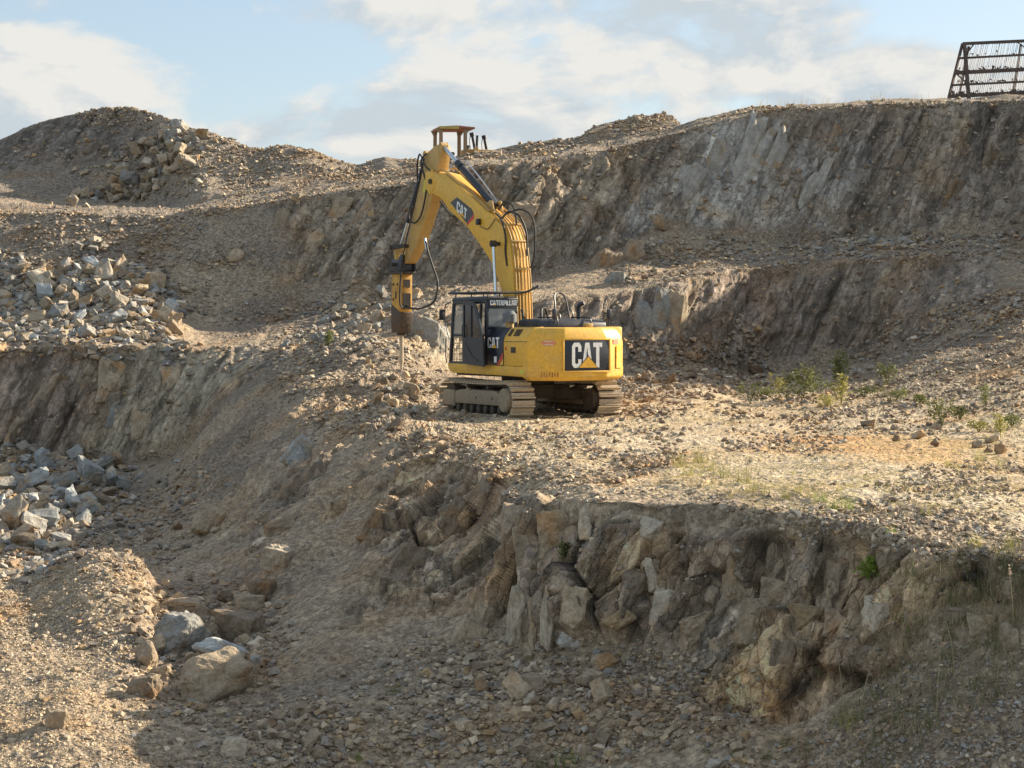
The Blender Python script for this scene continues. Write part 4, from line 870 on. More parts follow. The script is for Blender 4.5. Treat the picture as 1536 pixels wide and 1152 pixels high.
with Frame(MU):
    # ---------------- house
    box('slew_deck', (0, -.3, 1.06), (2.4, 3.6, .12), DARK, EX, .01)
    sk = prism('side_skirt', [(-2.22, 1.02), (1.40, 1.06), (1.62, 1.14), (1.66, 1.30), (-2.22, 1.26)], 'x', -1.37, -1.20, YEL, EX, .02)
    box('sticker', (-1.374, -1.98, 1.14), (.006, .2, .1), LIME, sk, 0)
    prism('side_skirt', [(-2.22, 1.02), (1.30, 1.06), (1.30, 1.28), (-2.22, 1.26)], 'x', 1.20, 1.37, YEL, EX, .02)
    # left side doors with the sloping shoulder
    prof = [(-1.36, 1.27), (-1.37, 1.86), (-1.33, 1.99), (-1.16, 2.19), (-.9, 2.22), (-.9, 1.27)]
    dr_ = prism('engine_door', prof, 'y', -2.20, -1.10, YEL, EX, .018)
    for k, q in enumerate((-1.24, -1.29, -1.34, -1.50, -1.56, -1.62, -1.68, -1.74)):
        plate('vent_slot', [(-1.334, q, 1.995), (-1.334, q - .028, 1.995), (-1.20, q - .028 + .03, 2.155), (-1.20, q + .03, 2.155)], .008, (-.75, 0, .66), DARK, dr_)
    box('data_plate', (-1.372, -1.56, 1.66), (.008, .22, .14), DARK, dr_, .003); box('sticker', (-1.372, -1.22, 1.69), (.006, .07, .07), RED, dr_, 0)
    box('panel_gap', (-1.366, -1.65, 1.86), (.012, 1.09, .014), DARK, dr_, 0)
    sd = prism('storage_door', [(-1.36, 1.27), (-1.37, 1.86), (-1.33, 1.99), (-1.16, 2.19), (-.55, 2.22), (-.55, 1.27)], 'y', -1.09, -.30, DECALB, EX, .018)
    plate('red_stripe', [(-1.372, -1.08, 1.48), (-1.372, -1.08, 1.60), (-1.367, -.78, 1.29), (-1.367, -.88, 1.29)], .006, (-1, 0, 0), RED, sd)
    plate('yellow_corner', [(-1.372, -1.088, 1.46), (-1.367, -.90, 1.29), (-1.367, -1.088, 1.29)], .005, (-1, 0, 0), YEL, sd)
    word(sd, 'CAT', (-1.371, -.345, 1.70), (0, -1, 0), (0, 0, 1), .26, .56, WHITE, DECALB)
    plate('logo_triangle', [(-1.376, -.56, 1.70), (-1.376, -.79, 1.70), (-1.376, -.675, 1.80)], .004, (-1, 0, 0), DECALY, sd)
    box('sticker', (-1.372, -.72, 1.42), (.008, .12, .15), WHITE, sd, 0)
    box('right_tank', (1.0, .35, 1.62), (.70, 1.5, .72), YEL, EX, .03); box('right_housing', (.98, -1.2, 1.75), (.76, 2.0, .94), YEL, EX, .04)
    box('centre_housing', (.02, -1.35, 1.70), (1.30, 1.7, .96), DARK, EX, .02)
    # counterweight
    bm = bmesh.new()
    outline = [(-1.365, -1.95), (-1.365, -2.22), (-.62, -2.64), (.62, -2.64), (1.28, -2.32), (1.36, -2.2), (1.36, -1.95)]
    secs = [(.93, .90, .05), (1.02, 1.0, 0), (1.86, 1.0, 0), (2.02, .955, .03), (2.16, .87, .10), (2.205, .80, .16)]
    rings = [[bm.verts.new((p[0] * k, -1.95 + (p[1] + 1.95) * (k if p[1] < -2 else 1) + (0), z)) for p in outline] for z, k, dd in secs]
    for a, b in zip(rings[:-1], rings[1:]):
        for i in range(len(outline)): j = (i + 1) % len(outline); bm.faces.new((a[i], a[j], b[j], b[i]))
    bm.faces.new(rings[0][::-1]); bm.faces.new(rings[-1])
    bmesh.ops.recalc_face_normals(bm, faces=bm.faces[:]); bmesh.ops.bevel(bm, geom=[e for e in bm.edges if e.calc_face_angle(0) > .25], offset=.03, segments=3, affect='EDGES', profile=.5, clamp_overlap=True)
    cw = obj_bm('counterweight', bm, YEL, EX, True)
    # raised surround and the logo plate
    yb = -2.641
    for (x0, x1, z0, z1) in ((-.66, .70, 1.90, 1.945), (-.66, .70, 1.125, 1.17), (-.66, -.615, 1.17, 1.90), (.655, .70, 1.17, 1.90)): box('plate_surround', ((x0 + x1) / 2, yb - .012, (z0 + z1) / 2), (x1 - x0, .03, z1 - z0), YEL, cw, .008)
    lp = box('logo_plate', (.02, yb - .006, 1.535), (1.27, .014, .73), DECALB, cw, .005)
    word(lp, 'CAT', (-.40, yb - .013, 1.24), (1, 0, 0), (0, 0, 1), .60, .86, WHITE, DECALB, .006, .05)
    plate('triangle_edge', [(-.24, yb - .020, 1.225), (.36, yb - .020, 1.225), (.06, yb - .020, 1.535)], .003, (0, -1, 0), DECALB, lp)
    plate('logo_triangle', [(-.205, yb - .024, 1.243), (.325, yb - .024, 1.243), (.06, yb - .024, 1.512)], .003, (0, -1, 0), DECALY, lp)
    cdir = Vector((.745, -.42, 0)).normalized(); cn = Vector((-.42, -.745, 0)).normalized(); c0 = Vector((-1.365, -2.22, 0))
    def onch(t, z, l=.004): p = c0 + Vector((.745, -.42, 0)) * t + cn * l; return (p.x, p.y, z)
    plate('sticker', [onch(.36, 1.83), onch(.44, 1.77), onch(.72, 1.77), onch(.80, 1.83), onch(.72, 1.89), onch(.44, 1.89)], .003, cn, PINK, cw)
    for q in (1.868, 1.785): plate('sticker_border', [onch(.46, q), onch(.70, q), onch(.70, q + .012), onch(.46, q + .012)], .008, cn, WHITE, cw)
    for k in range(7): plate('rust_writing', [onch(.36 + k * .075, 1.02 + .03 * (k % 2)), onch(.40 + k * .075, 1.02), onch(.405 + k * .075, 1.14 - .02 * (k % 3)), onch(.365 + k * .075, 1.15)], .002, cn, RUST, cw)
    plate('sticker', [(.86, -2.535, 1.80), (1.08, -2.425, 1.80), (1.08, -2.425, 1.92), (.86, -2.535, 1.92)], .004, (.45, -.9, 0), PINK, cw)
    plate('corner_panel', [(.98, -2.482, 1.22), (1.22, -2.36, 1.22), (1.22, -2.36, 1.76), (.98, -2.482, 1.76)], .012, (.45, -.9, 0), YEL, cw)
    box('lifting_lug', (.25, -2.36, 2.24), (.20, .16, .12), YELD, cw, .02)
    # engine hood and what stands on it
    hd = prism('engine_hood', [(-2.16, 2.20), (-.98, 2.20), (-1.05, 2.36), (-1.2, 2.41), (-2.0, 2.40), (-2.12, 2.33)], 'x', -.92, .92, BLK, EX, .03)
    for q in (-.5, .45): tube('hood_rail', [(q, -2.18, 2.26), (q, -2.15, 2.40), (q, -2.0, 2.44), (q, -1.3, 2.45)], .018, BLK, hd)
    for k in range(9): box('louvre', (-.925, -1.10 - k * .11, 2.29), (.01, .04, .12), DARK, hd, 0)
    tube('exhaust_pipe', [(.50, -1.55, 2.38), (.50, -1.55, 2.62), (.50, -1.58, 2.74), (.58, -1.68, 2.80)], .055, BLK, EX, 12)
    for q, (mx_, my_) in enumerate(((-.55, -2.12), (1.03, -2.1))):
        mo = tube('mirror_post', [(mx_, my_, 2.18), (mx_, my_, 2.42)], .016, BLK, EX)
        box('mirror', (mx_, my_, 2.52), (.13, .05, .25), BLK, mo, .022)
    pc = cyl('air_precleaner', (-1.0, -.78, 2.33), (-1.0, -.78, 2.52), .17, GREYP, EX, 24); cyl('dome', (-1.0, -.78, 2.52), (-1.0, -.78, 2.60), .17, GREYP, pc, 24, .09); cyl('neck', (-1.0, -.78, 2.2), (-1.0, -.78, 2.33), .10, YELD, pc, 18)
    tube('hand_rail', [(.42, -.7, 2.2), (.45, -.55, 2.75), (.52, -.42, 3.02), (.72, -.35, 3.06), (.80, -.5, 2.9), (.82, -.7, 2.25)], .022, BLK, EX)
    tube('hand_rail', [(1.05, .2, 1.98), (1.05, .2, 2.55), (1.05, .9, 2.55), (1.05, .9, 1.98)], .02, BLK, EX)
    tube('hand_rail', [(.9, -.6, 2.2), (.95, -.6, 2.5), (.92, -.52, 2.66), (.84, -.45, 2.72)], .018, BLK, EX)
    tube('hydraulic_hose', [(-.05, -.75, 2.2), (.05, -.55, 2.62), (.30, -.35, 2.66), (.42, -.3, 2.3)], .03, RUB, EX); tube('hydraulic_hose', [(-.42, -.55, 2.2), (-.40, -.4, 2.55), (-.30, -.2, 2.62), (-.18, -.1, 2.3)], .03, RUB, EX)
    # ---------------- cab
    X0, X1, Y0, Y1, Z0, Z1 = -1.35, -.46, -.26, 1.66, 1.28, 2.90
    cab = link('cab', None, EX)
    def post(a, b, w=.085, mat=BLK, nm='cab_post'): 
        a, b = Vector(a), Vector(b); d = b - a; bm = bmesh.new(); bm_box(bm, (0, 0, 0), (w, w, d.length + w * .6), None, .018)
        q = d.to_track_quat('Z', 'X').to_matrix().to_4x4(); bmesh.ops.transform(bm, matrix=Matrix.Translation((a + b) / 2) @ q, verts=bm.verts[:]); return obj_bm(nm, bm, mat, cab, True)
    cab_floor = box('cab_floor', ((X0 + X1) / 2, .72, Z0 - .02), (.89, 1.95, .10), BLK, cab, .02)
    xi = X0 + .045
    post((xi, Y1 - .04, Z0), (xi, Y1 - .22, Z1 - .12)); post((xi, .66, Z0), (xi, .66, Z1 - .05)); post((xi, Y0 + .05, Z0), (xi, Y0 + .05, Z1 - .05), .1)
    post((X1 - .045, Y1 - .04, Z0), (X1 - .045, Y1 - .22, Z1 - .12)); post((X1 - .045, Y0 + .05, Z0), (X1 - .045, Y0 + .05, Z1 - .05), .1)
    post((xi, Y0 + .05, Z1 - .06), (xi, Y1 - .24, Z1 - .08), .1); post((xi, Y0, Z0 + .02), (xi, Y1 - .06, Z0 + .02), .1)
    post((xi, .70, 2.0), (xi, Y1 - .1, 2.0), .05); post((X1 - .05, Y0 + .05, 2.0), (X1 - .05, Y1 - .1, 2.0), .06); post((X1 - .045, Y0, Z0 + .02), (X1 - .045, Y1 - .06, Z0 + .02), .1); post((xi, Y1 - .1, 2.02), (X1 - .05, Y1 - .1, 2.02), .05)
    prism('cab_roof', [(Y0 - .02, 2.86), (1.42, 2.84), (1.50, 2.88), (1.40, 2.955), (-.1, 2.97), (Y0 - .02, 2.93)], 'x', X0 - .01, X1 + .01, BLK, cab, .025)
    box('cab_rear_panel', ((X0 + X1) / 2, Y0, 1.72), (.86, .05, .88), BLK, cab, .01)
    hdr = box('cab_header', ((X0 + X1) / 2 + .02, Y0 - .012, 2.80), (.84, .05, .16), BLK, cab, .012)
    word(hdr, 'CATERPILLAR', (X0 + .08, Y0 - .039, 2.745), (1, 0, 0), (0, 0, 1), .125, .76, WHITE, BLK, .004, .06)
    plate('logo_triangle', [(X0 + .165, Y0 - .046, 2.745), (X0 + .235, Y0 - .046, 2.745), (X0 + .20, Y0 - .046, 2.79)], .003, (0, -1, 0), DECALY, hdr)
    for z_ in (2.20, 2.70): post((X0 + .05, Y0, z_), (X1 - .05, Y0, z_), .06)
    box('rear_window', ((X0 + X1) / 2, Y0 + .005, 2.45), (.76, .012, .46), GLASS, cab, 0)
    box('front_window', ((X0 + X1) / 2, Y1 - .14, 2.42), (.74, .012, .80), CLEAR, cab, 0, Matrix.Rotation(.16, 3, 'X')); box('side_window', (xi, 1.12, 2.42), (.01, .82, .78), CLEAR, cab, 0, Matrix.Identity(3)); box('right_window', (X1 - .045, .7, 2.42), (.01, 1.6, .8), CLEAR, cab, 0)
    seat = box('seat', (-.92, .38, 1.72), (.5, .5, .16), RUB, cab, .05); box('seat_back', (-.92, .12, 2.08), (.48, .14, .62), RUB, seat, .05)
    # lower guard mesh in the doorway
    gm = bmesh.new()
    for k in range(6): bm_cyl(gm, (xi, .74 + k * .14, 1.34), (xi, .74 + k * .14, 1.98), .008, 6)
    for k in range(5): bm_cyl(gm, (xi, .70, 1.40 + k * .135), (xi, 1.56, 1.40 + k * .135), .008, 6)
    obj_bm('guard_mesh', gm, DUST, cab)
    # open door folded back along the rear half of the cab
    door = link('door', None, EX)
    xd, xe = X0 - .10, X0 - .19
    def dp(y, z, l=0): t = (.66 - y) / 1.12; return Vector((xd + (xe - xd) * t - l, y, z))
    outline = [(.68, 1.30), (.68, 2.86), (.16, 2.86), (-.06, 2.74), (-.46, 2.05), (-.54, 1.24)]
    win = [(.60, 1.96), (.60, 2.76), (.16, 2.76), (.02, 2.66), (-.32, 2.06), (-.34, 1.96)]
    bm = bmesh.new(); nx = Vector((1, 0, 0))
    def ringv(pts, l): return [bm.verts.new(dp(y, z, l)) for y, z in pts]
    oa, wa, ob, wb = ringv(outline, 0), ringv(win, 0), ringv(outline, .045), ringv(win, .045); n = 6
    for i in range(n):
        j = (i + 1) % n
        bm.faces.new((oa[i], oa[j], wa[j], wa[i])); bm.faces.new((ob[i], wb[i], wb[j], ob[j])); bm.faces.new((oa[i], ob[i], ob[j], oa[j])); bm.faces.new((wa[i], wa[j], wb[j], wb[i]))
    obj_bm('door_panel', bm, BLK, door); plate('window', [dp(y, z, .02) for y, z in win], .008, (-1, 0, 0), TINT, door)
    plate('window_bar', [dp(.22, 1.96, .03), dp(.17, 1.96, .03), dp(.17, 2.76, .03), dp(.22, 2.76, .03)], .02, (-1, 0, 0), BLK, door)
    tube('handle', [dp(.60, 1.95, .06), dp(.60, 2.0, .09), dp(.60, 2.22, .09), dp(.60, 2.26, .06)], .014, BLK, door)
    plate('crease', [dp(.5, 1.8, .047), dp(.1, 1.45, .047), dp(-.2, 1.36, .047), dp(-.18, 1.40, .047), dp(.12, 1.50, .047)], .012, (-1, 0, 0), BLK, door)
    # mirror and rails on the cab
    tube('mirror_arm', [(X0, Y1 - .06, 1.9), (X0 - .06, Y1 + .04, 2.3), (X0 - .08, Y1 + .02, 2.74), (X0 - .02, Y1 - .1, 2.80)], .014, BLK, EX)
    box('cab_mirror', (X0 - .16, Y1 + .05, 2.52), (.15, .05, .27), BLK, EX, .02)
    tube('grab_rail', [(X0 - .06, Y1 - .02, 1.3), (X0 - .07, Y1 + .02, 1.5), (X0 - .07, Y1, 1.95)], .014, BLK, EX)
    rail = link('roof_rail', None, EX)
    for q in (X0 + .04, X1 - .04): tube('rail_bar', [(q, -.30, 3.06), (q, .5, 3.065), (q, 1.70, 3.06)], .026, BLK, rail)
    tube('rail_bar', [(X0 + .04, -.32, 3.06), (X1 - .04, -.32, 3.06), (X1 + .18, -.36, 3.08), (X1 + .42, -.40, 3.18), (X1 + .50, -.42, 3.24)], .026, BLK, rail); tube('rail_bar', [(X0 + .04, 1.70, 3.06), (X1 - .04, 1.70, 3.06)], .026, BLK, rail)
    for y_ in (-.25, .55, 1.35):
        for q in (X0 + .04, X1 - .04): cyl('rail_foot', (q, y_, 2.94), (q, y_, 3.06), .018, BLK, rail, 8)
    # ---------------- boom: side outline (forward, up), extruded across
    BX0, BX1 = -.20, .30
    boomp = [(.18, 1.72), (.28, 2.35), (.34, 3.06), (.40, 3.62), (.56, 4.30), (.86, 4.72), (1.33, 4.99), (2.7, 5.70), (3.9, 6.27), (4.50, 6.38), (4.86, 6.28), (4.96, 6.05), (4.80, 5.84), (4.14, 5.66), (3.63, 5.27), (2.77, 4.86), (2.01, 4.31), (1.47, 3.87), (1.13, 3.42), (.93, 3.06), (.76, 2.5), (.70, 1.9), (.52, 1.66)]
    boom = prism('boom', boomp, 'x', BX0, BX1, YEL, EX, .015)
    box('boom_foot', (.05, .42, 1.55), (.78, .62, .75), DARK, EX, .03)
    dec = [(3.60, 5.50), (3.24, 5.62), (2.48, 5.28), (2.36, 5.14), (2.72, 4.905)]
    plate('logo_panel', [(BX0 - .001, *p) for p in dec], .005, (-1, 0, 0), DECALB, boom)
    plate('logo_panel_edge', [(BX0 - .002, 2.36, 5.14), (BX0 - .002, 2.34, 5.03), (BX0 - .002, 2.72, 4.855), (BX0 - .002, 2.72, 4.905)], .006, (-1, 0, 0), RED, boom)
    ud = Vector((0, -.90, -.44)).normalized(); upd = Vector((0, -.12, 1)).normalized()
    word(boom, 'CAT', (BX0 - .006, 3.26, 5.26), ud, upd, .27, .58, WHITE, DECALB, .005, .06)
    plate('logo_triangle', [(BX0 - .012, 3.06, 5.16), (BX0 - .012, 2.80, 5.04), (BX0 - .012, 2.93, 5.20)], .003, (-1, 0, 0), DECALY, boom)
    # pipes along the back of the boom
    back = [(.27, 2.2), (.33, 3.06), (.39, 3.62), (.55, 4.32), (.84, 4.75), (1.31, 5.04), (2.0, 5.39)]
    for k, xx in enumerate((-.16, -.07, .02, .11, .20, .27)):
        tube('boom_pipe', [(xx, a - .035, b + .035) for a, b in back[: 7 if k % 2 else 6]], .022, YELD, boom, 8, 5)
    for k in (1, 2, 3, 4): box('pipe_clamp', (.05, back[k][0] - .05, back[k][1] + .05), (.46, .05, .05), YELD, boom, .008, Matrix.Rotation(math.atan2(back[k + 1][1] - back[k][1], back[k + 1][0] - back[k][0]), 3, 'X'))
    for xx in (-.19, -.13): tube('boom_pipe', [(xx, 1.6, 5.19), (xx, 2.6, 5.71), (xx, 3.5, 6.14), (xx - .02, 4.05, 6.40), (xx - .03, 4.35, 6.34)], .02, YELD, boom)
    for xx in (.10, .18, .25): tube('boom_pipe', [(xx, 2.0, 5.42), (xx, 2.8, 5.84), (xx, 3.5, 6.22), (xx, 3.9, 6.44), (xx, 4.1, 6.42)], .02, YELD, boom)
    wl = box('work_lamp', (BX0 - .06, 2.04, 4.92), (.09, .13, .16), BLK, boom, .015); tube('cable', [(BX0 - .04, 1.96, 4.80), (BX0 - .03, 1.6, 4.72), (BX0 - .02, 1.25, 4.96)], .01, RUB, boom)
    for hz in ([(-.2, .95, 4.95), (-.12, .72, 5.12), (.05, .5, 5.0), (.2, .42, 4.6), (.22, .40, 4.0)], [(.05, 1.1, 5.1), (.2, .62, 5.18), (.34, .30, 4.9), (.36, .26, 4.1), (.30, .34, 3.7)], [(-.18, 1.3, 5.1), (-.24, .9, 4.92), (-.24, .7, 4.5), (-.23, .72, 4.1), (-.21, .66, 3.75)], [(.0, 1.45, 5.2), (.05, 1.15, 5.42), (.12, .85, 5.2), (.12, .75, 4.8)]): tube('hydraulic_hose', hz, .026, RUB, EX)
    # boom cylinders
    for q in (-.38, .48):
        bc = cyl('boom_cylinder', (q, .95, 1.55), (q, .93, 2.95), .085, YELD, EX, 18); cyl('cylinder_rod', (q, .93, 2.95), (q, 1.06, 4.30), .042, CHROME, bc, 14); cyl('pin_eye', (q - .07, 1.06, 4.32), (q + .07, 1.06, 4.32), .085, DARK, bc, 16)
    cyl('cylinder_pin', (-.46, 1.06, 4.32), (.56, 1.06, 4.32), .05, DARK, EX, 14)
    # stick cylinder on top of the boom
    sc = cyl('stick_cylinder', (.05, 1.70, 5.30), (.05, 3.57, 6.50), .095, BLK, EX, 20); cyl('gland', (.05, 3.44, 6.42), (.05, 3.64, 6.55), .115, BLK, sc, 20)
    cyl('cylinder_rod', (.05, 3.57, 6.50), (.05, 4.42, 7.04), .056, CHROME, sc, 16); cyl('pin_eye', (-.05, 4.44, 7.06), (.15, 4.44, 7.06), .10, YELD, sc, 16)
    tube('cylinder_pipe', [(.15, 1.75, 5.42), (.17, 2.5, 5.98), (.17, 3.4, 6.60)], .016, CHROME, sc)
    for q in (-.08, .18): prism('cylinder_bracket', [(1.5, 5.1), (1.95, 5.34), (1.74, 5.46), (1.62, 5.44)], 'x', q - .02, q + .02, YELD, boom, .005)
    # ---------------- stick (arm)
    stp = [(4.36, 7.08), (4.56, 7.10), (5.06, 6.92), (5.20, 6.76), (5.42, 6.22), (5.92, 5.20), (6.27, 4.50), (6.46, 4.06), (6.36, 3.96), (6.16, 4.02), (5.66, 4.46), (5.14, 5.18), (4.72, 5.78), (4.52, 5.98), (4.44, 6.4), (4.32, 6.9)]
    stick = prism('stick', stp, 'x', -.11, .21, YELD, EX, .015)
    for q in (-.19, .25): prism('stick_cheek', [(4.40, 5.98), (4.72, 5.76), (5.0, 5.98), (4.98, 6.4), (4.6, 6.45)], 'x', q - .02 + (0 if q < 0 else .02), q + (.02 if q < 0 else .04), YEL, boom, .01)
    cyl('stick_pin', (-.26, 4.66, 6.12), (.36, 4.66, 6.12), .07, DARK, EX, 16)
    plate('sticker', [(-.112, 5.10, 6.36), (-.112, 5.18, 6.36), (-.112, 5.30, 5.86), (-.112, 5.12, 5.86)], .004, (-1, 0, 0), LIME, stick)
    bk = cyl('bucket_cylinder', (.05, 5.36, 6.86), (.05, 6.44, 5.12), .085, BLK, EX, 18); cyl('cylinder_rod', (.05, 6.44, 5.12), (.05, 6.92, 4.42), .048, CHROME, bk, 14); cyl('pin_eye', (-.05, 5.32, 6.9), (.15, 5.32, 6.9), .10, YELD, bk, 16)
    for hz in ([(-.16, 5.0, 6.9), (-.22, 5.2, 6.7), (-.2, 5.05, 6.3), (-.18, 4.95, 6.0), (-.2, 5.2, 5.3), (-.2, 5.6, 5.05), (-.18, 5.95, 5.2), (-.17, 5.9, 5.5), (-.16, 5.75, 5.45)], [(-.17, 4.6, 6.35), (-.24, 4.9, 6.55), (-.2, 5.3, 6.9), (-.12, 5.6, 6.6), (-.1, 5.62, 6.2)], [(.05, 4.62, 5.6), (.05, 4.2, 5.30), (.05, 3.9, 5.16), (.05, 3.5, 5.3), (.05, 3.45, 5.42)]): tube('hydraulic_hose', hz, .024, RUB, EX)
    tube('stick_pipe', [(-.165, 5.35, 6.2), (-.165, 5.9, 5.15), (-.165, 6.2, 4.5), (-.165, 6.35, 4.15)], .014, DARK, stick)
    # linkage
    for q in (-.20, .28):
        prism('side_link', [(6.10, 4.50), (6.22, 4.40), (6.98, 4.36), (7.02, 4.46), (6.90, 4.52)], 'x', q - .02, q + .02, DARK, EX, .008)
    prism('power_link', [(6.90, 4.52), (7.04, 4.44), (6.92, 3.92), (6.78, 3.92)], 'x', -.12, .22, YELD, EX, .01)
    cyl('link_pin', (-.26, 6.94, 4.43), (.34, 6.94, 4.43), .05, DARK, EX, 14); cyl('link_pin', (-.26, 6.16, 4.44), (.34, 6.16, 4.44), .05, DARK, EX, 14); cyl('link_pin', (-.28, 6.86, 3.95), (.36, 6.86, 3.95), .055, DARK, EX, 14)
    # ---------------- hydraulic hammer
    HX0, HX1 = -.13, .23
    ham = link('hydraulic_hammer', None, EX)
    for q in (HX0 + .0, HX1 - .0): prism('mount_bracket', [(6.36, 3.76), (7.20, 3.76), (7.16, 4.00), (6.98, 4.10), (6.70, 4.06), (6.50, 4.24), (6.36, 4.20)], 'x', q - .03, q + .03, BLK, ham, .012)
    box('mount_block', (.05, 6.78, 3.88), (.32, .70, .22), BLK, ham, .02); box('top_plate', (.05, 6.80, 3.72), (.46, .80, .06), DARK, ham, .01)
    for q in range(4): cyl('bolt', (-.12 + (q % 2) * .34, 6.48 + (q // 2) * .62, 3.745), (-.12 + (q % 2) * .34, 6.48 + (q // 2) * .62, 3.80), .04, DARK, ham, 8)
    hp = [(6.54, 3.69), (7.10, 3.69), (7.12, 2.90), (7.06, 2.10), (6.66, 2.10), (6.56, 2.75)]
    hs_ = prism('housing', hp, 'x', HX0, HX1, HAMM, ham, .02)
    prism('lower_guard', [(6.555, 2.62), (7.12, 2.86), (7.10, 2.05), (6.64, 2.05)], 'x', HX0 - .012, HX1 + .012, HAMB, ham, .012)
    box('window', (.05, 6.54, 3.42), (.20, .03, .22), DARK, hs_, 0); box('window', (.05, 6.55, 2.93), (.24, .03, .44), DARK, hs_, 0)
    box('front_plate', (.05, 7.115, 2.9), (.30, .03, 1.5), HAMB, hs_, .01)
    for q in ((6.98, 3.4), (6.74, 3.4), (6.98, 2.98)): cyl('side_bolt', (HX0 - .02, *q), (HX0 + .01, *q), .035, DARK, hs_, 8)
    for q in (3.1, ): box('side_slot', (HX0 - .005, 6.84, q), (.02, .06, .2), DARK, hs_, 0)
    for q in ((.13, 2.45), (-.03, 2.45), (.13, 2.25), (-.03, 2.25)): cyl('rear_bolt', (q[0], 6.64, q[1]), (q[0], 6.57, q[1]), .03, DARK, ham, 8)
    cyl('chisel_collar', (.05, 6.86, 1.98), (.05, 6.86, 2.07), .13, DARK, ham, 18)
    ch = cyl('chisel', (.05, 6.86, 1.25), (.05, 6.86, 2.0), .058, STEEL, ham, 18); cyl('chisel_tip', (.05, 6.86, 1.25), (.05, 6.86, .98), .058, STEEL, ch, 18, .025)
    tube('hammer_hose', [(.05, 5.42, 4.55), (.05, 5.30, 4.25), (.06, 5.05, 3.85), (.08, 4.82, 3.40), (.08, 5.0, 2.92), (.06, 5.6, 2.74), (.05, 6.2, 2.72), (.05, 6.54, 2.80)], .03, RUB, ham); cyl('hose_end', (.05, 5.48, 4.62), (.05, 5.36, 4.32), .04, CHROME, ham, 10)
    tube('hammer_hose', [(-.2, 6.25, 4.3), (-.20, 6.38, 3.8), (-.20, 6.46, 3.3), (-.19, 6.48, 2.85), (-.05, 6.52, 2.72)], .026, RUB, ham)
# ------------------------------------------------------------------ bulldozer parked behind the skyline (local frame: +X forward)
def ground_z(x, y):
    k = np.argmin((G2[..., 0] - x) ** 2 + (G2[..., 1] - y) ** 2); return float(G2.reshape(-1, 3)[k, 2])
dzy = 99.0; dzx = (687 - 768) / FPX * dzy
DZ = thing('bulldozer', 'old yellow bulldozer with a flat canopy parked behind the upper quarry edge', 'bulldozer', (dzx, dzy, ground_z(dzx, dzy)), math.radians(14))
CANR = paint('faded_red_canopy', (.30, .10, .06), .7, 0, (.25, .16, .09), .4); CANY = paint('lichen_yellow_edge', (.48, .40, .10), .7, 0, (.3, .25, .12), .4); POSTM = paint('weathered_tan_post', (.30, .22, .14), .8, 0, (.2, .15, .1), .4)
H0 = 9.80 - DZ.location.z
can = prism('canopy', [(-1.12, H0 - .16), (.40, H0 - .12), (.70, H0 - .10), (.68, H0 - .02), (-.2, H0 + .04), (-1.10, H0 - .02)], 'y', -.85, .85, CANR, DZ, .02)
box('canopy_edge', (-.62, -.86, H0 - .075), (1.0, .03, .13), CANY, can, .01); box('canopy_edge', (.1, -.86, H0 - .055), (.5, .03, .10), CANR, can, .01)
for (a, b) in ((-1.0, -.7), (.22, -.7), (-1.0, .7), (.22, .7)):
    p_ = prism('canopy_post', [(a - .09, 1.4), (a + .09, 1.4), (a + .08, H0 - .35), (a + .22 if a > 0 else a + .12, H0 - .1), (a - .22 if a < 0 else a - .12, H0 - .1), (a - .08, H0 - .35)], 'y', b - .08, b + .08, POSTM, DZ, .015)
st_ = box('seat', (-.42, 0, H0 - 1.30), (.42, .5, .18), RUB, DZ, .04); box('seat_back', (-.60, 0, H0 - 1.02), (.14, .5, .55), RUB, st_, .05)
box('fender', (-.5, -.75, H0 - 1.62), (1.5, .5, .14), YELD, DZ, .02); box('fender', (-.5, .75, H0 - 1.62), (1.5, .5, .14), YELD, DZ, .02); box('rear_body', (-.7, 0, 1.35), (1.3, 1.2, .9), YELD, DZ, .04)
hd_ = box('engine_housing', (1.05, 0, H0 - 1.55), (1.7, 1.0, .95), YELD, DZ, .05); box('side_grille', (.62, -.505, H0 - 1.60), (.52, .02, .42), DARK, hd_, .005); box('hood_stripe', (.9, -.505, H0 - 1.32), (1.2, .015, .05), CANY, hd_, 0)
pc_ = cyl('air_cleaner', (.42, -.2, H0 - 1.12), (.42, -.2, H0 - .92), .13, BLK, DZ, 16); cyl('air_cleaner_cap', (.42, -.2, H0 - .93), (.42, -.2, H0 - .86), .19, BLK, pc_, 16, .10)
cyl('exhaust_stack', (.98, .15, H0 - 1.1), (1.02, .15, H0 - .33), .065, BLK, DZ, 14)
for (a, b, n_) in ((.62, -.62, 0), (1.52, .62, 1)):
    q = cyl('blade_lift_cylinder', (a + .16, b, H0 - 1.35), (a - .04, b, H0 - .36), .075, BLK, DZ, 14); cyl('cylinder_head', (a - .02, b, H0 - .46), (a - .06, b, H0 - .27), .125, BLK, q, 14); tube('cylinder_hose', [(a - .12, b, H0 - .4), (a - .17, b, H0 - .7), (a - .12, b, H0 - 1.1)], .018, GREYP, q); box('cylinder_yoke', (a + .16, b, H0 - 1.2), (.22, .2, .4), YELD, q, .02)
for b in (-.98, .98):
    bm = bmesh.new(); bm_prism(bm, [(-1.7, .25), (-1.3, .0), (1.5, .0), (1.9, .3), (1.85, .75), (1.5, 1.0), (-1.3, 1.05), (-1.75, .7)], 'y', b - .28, b + .28, .05); obj_bm('track', bm, DARK, DZ, True); box('push_arm', (1.1, b + (.36 if b > 0 else -.36), .55), (2.6, .16, .26), YELD, DZ, .02)
bm = bmesh.new(); pr_ = [(2.45, .02), (2.32, .35), (2.34, .75), (2.50, 1.10), (2.42, 1.12), (2.24, .76), (2.22, .34), (2.35, .0)]; bm_prism(bm, pr_, 'y', -1.75, 1.75); obj_bm('blade', bm, YELD, DZ)

